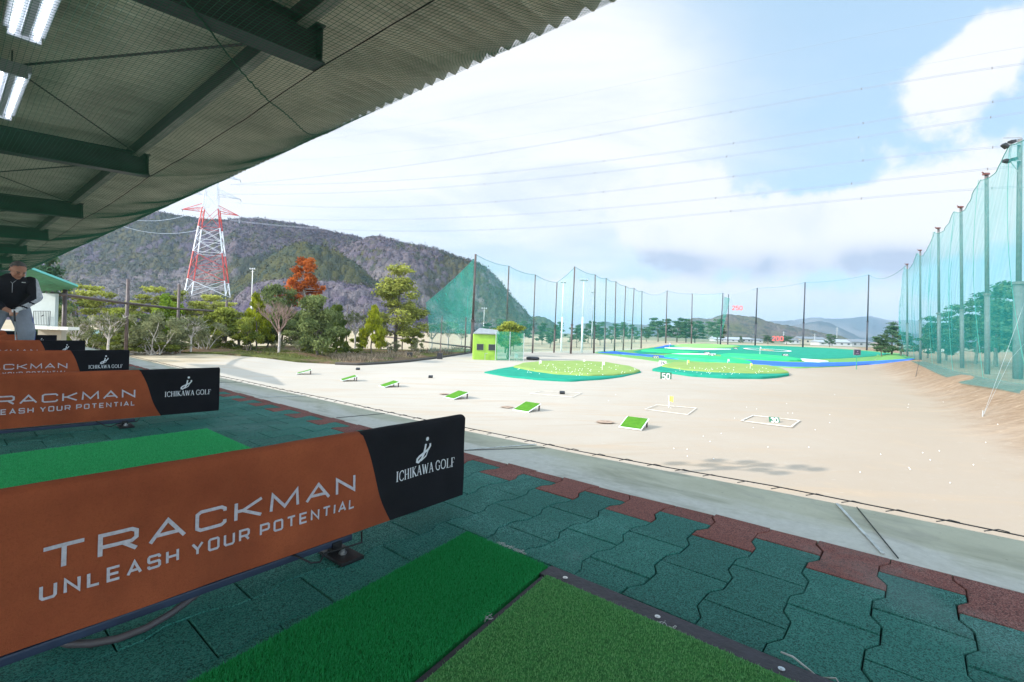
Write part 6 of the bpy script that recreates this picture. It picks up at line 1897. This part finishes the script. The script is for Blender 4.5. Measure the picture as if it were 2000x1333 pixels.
for i, (p0, p1, p2, p3, lab) in enumerate(lines):
    xs_ = [p0[0], p1[0], p2[0], p3[0]]; yy_ = [p0[1], p1[1], p2[1], p3[1]]
    co = np.polyfit(xs_, yy_, 3 if i != 5 else 3); pts = []
    for k in range(41):
        x = p0[0] + (2150 - p0[0]) * k / 40; y = float(np.polyval(co, x))
        a_, _e = ray(x, y); f = (a_ - ray(*p0)[0]) / (ray(2000, 200)[0] - ray(*p0)[0])
        # the span runs in one vertical plane from the tower towards a nearer point on the right
        yd = 300.0 / (1 + (a_ - ray(407, 578)[0]) * .62)
        pts.append(at(x, y, yd))
    t = thing('power_line', pts[0], lab, 'power line', 'power lines from the lattice tower')
    r_ = .058 if i < 6 else .035
    mb = MB(); mb.tube(pts, r_, 5); mb.build('conductor', M_wire, t, pts[0])
    if i < 6:
        mb = MB(); mb.tube([p + Vector((0, .0, .42)) for p in pts], r_, 5); mb.build('conductor', M_wire, t, pts[0])
        for k in (12, 17, 23, 29, 35):
            mb = MB(); mb.tube([pts[k] + Vector((0, 0, -.15)), pts[k] + Vector((0, 0, .6))], .11, 5); mb.build('spacer', M_polegrey, t, pts[0])
for (pts_px, lab) in [([(150, 398), (245, 441), (300, 457), (350, 458), (392, 447)], 'white drooping line left of the tower below the eave'), ([(200, 415), (275, 430), (320, 432), (365, 420)], 'faint drooping line left of the tower, above the white one')]:
    co = np.polyfit([p[0] for p in pts_px], [p[1] for p in pts_px], 2)
    P_ = [at(x, float(np.polyval(co, x)), 290 - (390 - x) * .25) for x in np.linspace(pts_px[0][0], pts_px[-1][0], 24)]
    t = thing('power_line', P_[0], lab, 'power line', 'power lines from the lattice tower')
    mb = MB(); mb.tube(P_, .13 if 'white' in lab else .07, 5); mb.build('conductor', M_tgrey, t, P_[0])

# ------------------------------------------------------------------ distant houses
M_hw = [mat('house_wall_white', (.44, .44, .43), .7), mat('house_wall_grey', (.30, .30, .30), .7), mat('house_wall_cream', (.40, .36, .28), .7)]
M_hr = [mat('house_roof_grey', (.16, .17, .19), .6), mat('house_roof_pale', (.30, .32, .35), .6), mat('house_roof_brown', (.22, .17, .14), .6)]
houses = [((1395, 1448, 663.5, 4.5), 0, 1, 'long low white building with pale roof behind the far poles'), ((1448, 1468, 664, 5), 1, 1, 'small grey house right of the long low white building'), ((1545, 1562, 668, 7), 0, 0, 'small white house left of the larger cream house'), ((1563, 1612, 669, 10.5), 2, 0, 'large cream house with grey roof beside the tallest middle pole'),
          ((1600, 1626, 671, 6.5), 0, 1, 'white house right of the large cream house'), ((1624, 1664, 676, 7.5), 0, 1, 'low white shed in front of the rounded dark pine'), ((1664, 1700, 675, 9), 1, 0, 'grey house behind the tall dark far pole'), ((1700, 1722, 676, 6), 2, 2, 'small brown roofed house right of the tall dark pole'),
          ((1470, 1490, 665.5, 4.5), 0, 0, 'tiny white house left of the dark tree before the red 200'), ((1850, 1872, 690, 8), 0, 1, 'white house glimpsed through the right net')]
for (x0, x1, by, hp), w, r_, lab in houses:
    y = 330.0 if by < 670 else 270.0
    if x0 > 1800: y = 150.0
    a = at(x0, by + 2, y); b = at(x1, by + 2, y); wd = b.x - a.x; h = hp / FPX * y * 1.0; c = Vector(((a.x + b.x) / 2, y, float(gz((a.x + b.x) / 2, y))))
    h = max(h, at(x0, by - hp, y).z - c.z - 1.2)
    t = thing('house', c, lab, 'house', 'houses beyond the far net'); dp = 8.0
    mb = MB(); mb.box((0, dp / 2, h / 2 - .2), (wd, dp, h + .4)); mb.build('wall', M_hw[w], t)
    rh = min(1.6, wd * .16)
    mb = MB(); e = .5; mb.add([(-wd / 2 - e, -e, h), (wd / 2 + e, -e, h), (wd / 2 + e, dp + e, h), (-wd / 2 - e, dp + e, h), (-wd / 2 - e, dp / 2, h + rh), (wd / 2 + e, dp / 2, h + rh)], [(0, 1, 5, 4), (2, 3, 4, 5), (0, 4, 3), (1, 2, 5), (0, 3, 2, 1)]); mb.build('roof', M_hr[r_], t)
    n = max(2, int(wd / 3.2))
    for k in range(n):
        mb = MB(); mb.box((-wd / 2 + wd * (k + .5) / n, -.03, h * .55), (1.2, .08, min(1.2, h * .35))); mb.build('window', M_dkglass, t)
for i, (x, b, tp, y) in enumerate([(1530, 667, 648, 320), (1591, 668, 652, 300), (1634, 672, 640, 280)]):
    bp = at(x, b, y); bp.z = float(gz(bp.x, y)); t = thing('utility_pole', bp, ('slender utility pole left among the far houses', 'slender utility pole above the large cream house', 'tallest slender utility pole above the white shed')[i], 'utility pole', 'utility poles in the far town')
    h = at(x, tp, y).z - bp.z; mb = MB(); mb.tube([(0, 0, 0), (0, 0, h)], .18, 6); mb.build('shaft', M_galv, t)
    mb = MB(); mb.box((0, 0, h - .8), (2.2, .15, .15)); mb.box((0, 0, h - 1.8), (1.8, .15, .15)); mb.build('crossarm', M_galv, t)

# ------------------------------------------------------------------ wing at the end of the tee line
wg = thing('tee_wing', at(90, 640, 33), 'white walled end wing of the tee building with green roof lining', 'building')
o0 = wg.location.copy()
p1, p2, p3, p4 = at(52, 524, 27), at(152, 561.5, 33), at(130, 567, 37), at(50, 571, 37)
mb = MB(); th = Vector((0, 0, .12))
mb.add([p1, p2, p3, p4, p1 + th, p2 + th, p3 + th, p4 + th], [(0, 3, 2, 1), (4, 5, 6, 7), (0, 1, 5, 4), (1, 2, 6, 5), (2, 3, 7, 6), (3, 0, 4, 7)])
mb.build('roof', mat('wing_lining', (.030, .20, .11), .8, noise_scale=3, noise_amt=.4), wg, o0)
mb = MB(); mb.bar(p1 + Vector((0, -.04, .1)), p2 + Vector((0, -.04, .1)), .08, .12); mb.build('eave_trim', mat('trim_cyan', (.16, .55, .50), .5), wg, o0)
a, b = at(58, 637, 33.5), at(107, 637, 33.5); zt = at(107, 574, 33.5).z
mb = MB(); mb.box(((a.x + b.x) / 2, 33.6, (a.z + zt) / 2), (b.x - a.x, .25, zt - a.z)); mb.build('wall', mat('wing_wall', (.40, .44, .42), .7, noise_scale=2, noise_amt=.05), wg, o0)
a2, b2 = at(40, 640, 32.4), at(128, 642, 32.4)
mb = MB(); mb.box(((a2.x + b2.x) / 2, 33.0, 3.2), (b2.x - a2.x, .9, .2)); mb.build('terrace', M_conc, wg, o0)
mb = MB(); mb.box(((a2.x + b2.x) / 2 - .6, 33.7, 1.4), (b2.x - a2.x - 1.4, .4, 3.3)); mb.build('lower_wall', mat('wing_base', (.32, .28, .22), .8), wg, o0)
mb = MB(); ra, rb = at(66, 608, 33.2), at(98, 608, 33.2); zb_ = at(80, 635, 33.2).z
mb.tube([ra, rb], .02, 5); mb.tube([Vector((ra.x, ra.y, zb_)), Vector((rb.x, rb.y, zb_))], .02, 5)
for k in range(11):
    q = ra.lerp(rb, k / 10); mb.tube([q, Vector((q.x, q.y, zb_))], .012 if k % 10 else .022, 5)
mb.build('railing', M_black, wg, o0)
q = at(83, 617, 33.1); mb = MB(); mb.bar(q + Vector((-.07, 0, -.04)), q + Vector((.08, 0, .05)), .05, .05); mb.build('bracket', M_black, wg, o0)
for px in (126,):
    q = at(px, 566, 36.2); mb = MB(); mb.tube([Vector((q.x, q.y, 0)), q], .09, 8); mb.build('column', M_polebrown, wg, o0)
# small cabin roof glimpsed over the hedge
q = G(182, 672); q = onland(at(182, 660, 62).x, 62)
cb = thing('cabin', q, 'small pale green gabled cabin roof behind the hedge', 'cabin')
mb = MB(); mb.box((0, 0, .7), (2.2, 1.6, 1.4)); mb.build('wall', M_hw[2], cb)
mb = MB(); mb.add([(-1.5, -1.2, 1.35), (1.5, -1.2, 1.35), (1.5, 1.2, 1.35), (-1.5, 1.2, 1.35), (0, -1.2, 2.0), (0, 1.2, 2.0)], [(0, 4, 5, 3), (1, 2, 5, 4), (0, 1, 4), (2, 3, 5), (0, 3, 2, 1)]); mb.build('roof', mat('cabin_roof', (.30, .40, .33), .6), cb)

# ------------------------------------------------------------------ the golfer
def capsule(mb, p0, p1, r0, r1, n=14):
    p0, p1 = Vector(p0), Vector(p1); d = p1 - p0; L = d.length; d.normalize(); pts = []; rs = []
    for k in range(4): a = math.pi / 2 * k / 4; pts.append(p0 - d * r0 * math.cos(a)); rs.append(max(.001, r0 * math.sin(a)))
    for k in range(5): f = k / 4; pts.append(p0.lerp(p1, f)); rs.append(r0 + (r1 - r0) * f)
    for k in range(1, 5): a = math.pi / 2 * k / 4; pts.append(p1 + d * r1 * math.sin(a)); rs.append(max(.001, r1 * math.cos(a)))
    mb.tube(pts, rs, n)


def chain(mb, js, n=14):
    for (p, r_), (q, t_) in zip(js, js[1:]): capsule(mb, p, q, r_, t_, n)


def loft(mb, rings, n=24):
    """rings: (cx, cy, cz, rx, ry) closed ellipses from the bottom up"""
    b = len(mb.v)
    for cx, cy, cz, rx, ry in rings:
        for k in range(n):
            a = 2 * math.pi * k / n
            mb.v.append((cx + rx * math.copysign(abs(math.cos(a)) ** .85, math.cos(a)), cy + ry * math.sin(a), cz))
    for i in range(len(rings) - 1):
        for k in range(n): mb.f.append((b + i * n + k, b + i * n + (k + 1) % n, b + (i + 1) * n + (k + 1) % n, b + (i + 1) * n + k)); mb.m.append(0)
    mb.f.append(tuple(b + k for k in range(n))[::-1]); mb.m.append(0)
    e = b + (len(rings) - 1) * n; mb.f.append(tuple(e + k for k in range(n))); mb.m.append(0)


def fuse(name, mb, voxel, mats, parent, matfn=None, smooth_it=4):
    """one continuous surface grown over overlapping volumes"""
    src = mb.build(name + '_src', mats[0])
    m_ = src.modifiers.new('r', 'REMESH'); m_.mode = 'VOXEL'; m_.voxel_size = voxel
    sm = src.modifiers.new('s', 'SMOOTH'); sm.iterations = smooth_it; sm.factor = .5
    d = bpy.context.evaluated_depsgraph_get(); d.update()
    nm = bpy.data.meshes.new_from_object(src.evaluated_get(d)); nm.name = name
    bpy.data.objects.remove(src)
    nm.materials.clear()
    for m in mats: nm.materials.append(m)
    for p in nm.polygons:
        p.use_smooth = True
        if matfn: p.material_index = matfn(p.center)
    o = bpy.data.objects.new(name, nm); COL.objects.link(o)
    if parent is not None: o.parent = parent
    return o


M_skin = mat('skin', (.42, .20, .13), .55, noise_scale=30, noise_amt=.08); M_navy = mat('navy_fabric', (.010, .011, .017), .85, noise_scale=30, bump=.3, bump_scale=14)
M_stripe = mat('pale_sleeve', (.46, .47, .50), .8, noise_scale=20); M_trous = mat('grey_trousers', (.25, .27, .31), .9, noise_scale=5, noise_amt=.2, bump=.6, bump_scale=9); M_royal = mat('blue_stripe', (.03, .06, .26), .8)
M_hair = mat('grey_black_hair', (.12, .112, .11), .9, noise_scale=60, noise_amt=.5); M_glove = mat('white_glove', (.70, .70, .70), .7); M_shoe = mat('white_shoe', (.6, .6, .6), .5); M_eye = mat('eye_dark', (.02, .015, .012), .3); M_lip = mat('lip', (.34, .12, .09), .5)
man = thing('person', W(.68, 10.36, 0), 'golfer in navy jacket and grey trousers bent over his club at address', 'person', rz=ANG)
# local frame: +x outward over the field, -y towards the camera
HD = Vector((.085, -.175, 1.405))          # head centre, bowed and turned a little towards the field
HM = Matrix.Rotation(R(22), 3, 'Z') @ Matrix.Rotation(R(36), 3, 'X')
def hp(x, y, z): return tuple(HD + HM @ Vector((x, y, z)))
ARM_R = [((-.215, -.03, 1.235), .072), ((-.275, -.14, 1.01), .054), ((-.06, -.285, .815), .036)]
ARM_L = [((.255, -.05, 1.235), .072), ((.300, -.15, 1.01), .054), ((.125, -.275, .83), .036)]
LEG_R = [((-.10, .15, .84), .125), ((-.19, .05, .47), .078), ((-.205, .12, .09), .050)]
LEG_L = [((.14, .15, .84), .125), ((.225, .05, .47), .078), ((.235, .12, .09), .050)]
TORSO = [(.02, .15, .80, .17, .13), (.02, .13, .92, .175, .14), (.02, .07, 1.05, .185, .14), (.02, .0, 1.17, .205, .135), (.03, -.05, 1.25, .195, .115), (.04, -.08, 1.31, .10, .08)]
bd = MB(); loft(bd, TORSO)
for c in (ARM_R, ARM_L, LEG_R, LEG_L): chain(bd, c)
chain(bd, [((.045, -.09, 1.29), .062), (hp(0, .02, -.05), .058)])
# head: cranium, jaw, cheeks, nose, ears
vs0 = len(bd.v); bd.ball((0, 0, .03), .098, 20, 14, squash=(.92, 1.08, 1.0)); bd.ball((0, -.022, -.055), .078, 18, 12, squash=(.90, .98, .95)); bd.ball((0, -.075, -.088), .032, 12, 8, squash=(1.2, .9, .8))
bd.tube([(0, -.100, .020), (0, -.118, -.012), (0, -.128, -.030)], [.010, .015, .019], 8); bd.ball((-.016, -.108, -.032), .012, 8, 6); bd.ball((.016, -.108, -.032), .012, 8, 6)
for sg in (-1, 1): bd.ball((sg * .092, .012, -.005), .030, 10, 8, squash=(.38, .62, 1.0)); bd.ball((sg * .050, -.072, -.030), .028, 10, 8)
for i in range(vs0, len(bd.v)): bd.v[i] = hp(*bd.v[i])
# hands: palm plus five fingers each, closed round the grip
GX, GY, GZ = .048, -.315, .0
for (wz, sg, wr) in ((.748, 1, ARM_R[2][0]), (.778, -1, ARM_L[2][0])):
    palm = Vector((GX - .026 * sg, GY + .006, wz)); capsule(bd, wr, palm + Vector((0, .005, .022)), .034, .030); capsule(bd, palm + Vector((0, 0, .02)), palm + Vector((0, -.004, -.024)), .026, .024)
    for k in range(4):
        z = wz + .026 - .019 * k; L = (.92, 1.0, .96, .8)[k]
        chain(bd, [((GX - .026 * sg, GY - .018, z), .0105), ((GX - .004 * sg, GY - .036 * L, z - .004), .0100), ((GX + .022 * sg * L, GY - .026, z - .008), .0092), ((GX + .026 * sg * L, GY - .004, z - .010), .0082)], 8)
    chain(bd, [((GX - .030 * sg, GY - .010, wz + .030), .0125), ((GX - .014 * sg, GY - .034, wz + .020), .0112), ((GX + .006 * sg, GY - .040, wz - .008), .0095)], 8)
fuse('body', bd, .0075, [M_skin, M_glove], man, lambda c: 1 if (c.z < .85 and c.z > .764 and c.y < -.22 and c.x > .02 and c.x < .17) else 0, 3)
jk = MB(); loft(jk, [(.02, .13, .80, .205, .175), (.02, .13, .84, .225, .195), (.02, .10, .95, .225, .185), (.02, .045, 1.06, .232, .18), (.02, -.01, 1.17, .245, .17), (.03, -.05, 1.25, .235, .145), (.04, -.08, 1.31, .13, .105), (.05, -.105, 1.35, .085, .085)])
chain(jk, [((-.205, -.025, 1.235), .098), ((-.285, -.14, 1.01), .078), ((-.085, -.272, .838), .054)]); chain(jk, [((.245, -.045, 1.235), .098), ((.310, -.15, 1.01), .078), ((.150, -.262, .852), .054)])


def jack(c):
    if c.x > .300 and c.z > .92:
        if c.x > .374: return 2
        return 1
    if c.x > .125 and c.z < 1.04 and c.y < -.17 and c.x > .40 - (1.04 - c.z) * 1.6: return 1 if (int((c.z + c.x * .4) * 40) % 4) else 0
    return 0


jacket = fuse('jacket', jk, .011, [M_navy, M_stripe, M_royal], man, jack, 5)
tr = MB(); loft(tr, [(.02, .15, .74, .17, .15), (.02, .14, .80, .205, .172), (.02, .13, .90, .195, .16)])
chain(tr, [((-.10, .14, .80), .142), ((-.19, .05, .47), .112), ((-.205, .11, .09), .092)]); chain(tr, [((.14, .14, .80), .142), ((.225, .05, .47), .112), ((.235, .11, .09), .092)])
fuse('trousers', tr, .012, [M_trous, M_royal], man, lambda c: 1 if (c.x > .285 + .02 * (c.z < .6) and c.y > .02 and c.z < .8) else 0, 4)
hair = MB(); hair.ball((0, .012, .036), .104, 26, 18, squash=(.95, 1.06, .98)); keep = []
for f in hair.f:
    c = sum((Vector(hair.v[i]) for i in f), Vector()) / len(f)
    if c.z > .058 - (c.y) * 1.0 and not (abs(c.x) > .07 and c.z < -.01): keep.append(f)
hair.f = keep; hair.m = [0] * len(keep); hair.v = [hp(*v) for v in hair.v]; hair.build('hair', M_hair, man, smooth=True)
for sg in (-1, 1):
    mb = MB(); mb.ball(hp(sg * .036, -.090, .006), .0115, 10, 8, squash=(1.25, .8, .6)); mb.build('eye', M_eye, man, smooth=True)
    mb = MB(); mb.tube([hp(sg * .018, -.101, .026), hp(sg * .038, -.098, .030), hp(sg * .056, -.084, .026)], .0055, 5); mb.build('eyebrow', M_hair, man, smooth=True)
    mb = MB(); mb.box(((-.225 if sg < 0 else .258), -.01, .035), (.10, .27, .07), bev=.03); mb.build('shoe', M_shoe, man)
mb = MB(); mb.tube([hp(-.024, -.094, -.064), hp(0, -.101, -.062), hp(.024, -.094, -.064)], .006, 6); mb.build('mouth', M_lip, man, smooth=True)
mb = MB(); mb.tube([(-.04, -.175, 1.285), (.03, -.19, 1.20), (.10, -.185, 1.285)], .0042, 5); mb.tube([(.03, -.19, 1.20), (.03, -.185, 1.06)], .004, 5); mb.build('zip', M_stripe, jacket, smooth=True)
mb = MB(); mb.box((.155, -.186, 1.225), (.045, .01, .009)); mb.build('chest_mark', M_white, jacket)
man.scale = (.93, .93, .97)
club = thing('golf_club', man.location + (NV * .045 + UV_ * -.302 + Vector((0, 0, .776))), 'golf club with steel shaft gripped by the bent golfer', 'golf club', rz=ANG)
mb = MB(); mb.tube([(0, 0, .03), (.005, -.09, -.17)], [.014, .011], 8); mb.build('grip', M_black, club, smooth=True)
mb = MB(); mb.tube([(.005, -.09, -.17), (.02, -.34, -.76)], [.0075, .006], 8); mb.build('shaft', M_galv, club, smooth=True)
mb = MB(); mb.box((.05, -.36, -.765), (.11, .045, .06), bev=.015); mb.build('head', M_steel, club)

# rooftop floodlight rack (out of frame above): its lamps throw the dappled patch on the sand
tgt = G(1452, 912); k_ = 17.6
rk = thing('roof_floodlights', Vector((0, 0, 0)), 'rack of floodlights above the tee roof', 'floodlight')
ctr = tgt + sun_dir * k_ / sun_dir.z * .0 + sun_dir * 21.5
rk.location = ctr
for i in range(5):
    for j in range(2):
        mb = MB(); p = Vector((i * .72 - 1.4, (i * .72 - 1.4) * -.25, j * .80 - .4 + .16 * (i % 2)))
        mb.tube([p, p + Vector((.18, .15, -.06))], [.17, .21], 10); mb.build('lamp_head', M_black, rk)
mb = MB(); mb.bar((-1.5, .37, -.35), (1.6, -.4, -.35), .06, .06); mb.bar((-1.5, .37, .3), (1.6, -.4, .3), .06, .06); mb.bar((0, 0, .4), (0, 0, -ctr.z + DECK_Z + 2.9), .12, .12, up=(1, 0, 0)); mb.build('rack', M_galv, rk)

# ------------------------------------------------------------------ air
hz = MB(); hz.box((0, 4500, 195), (18000, 11000, 400))
hm = bpy.data.materials.new('haze_air'); hm.use_nodes = True
ht = NT(hm.node_tree); ht.n.clear()
pv = ht.node('ShaderNodeVolumePrincipled', {'Color': (0.58, 0.77, 1.0, 1), 'Density': 0.00013, 'Anisotropy': 0.2})
ho = ht.node('ShaderNodeOutputMaterial'); ht.l.new(pv.outputs[0], ho.inputs['Volume'])
tag(hz.build('haze', hm), kind='stuff')
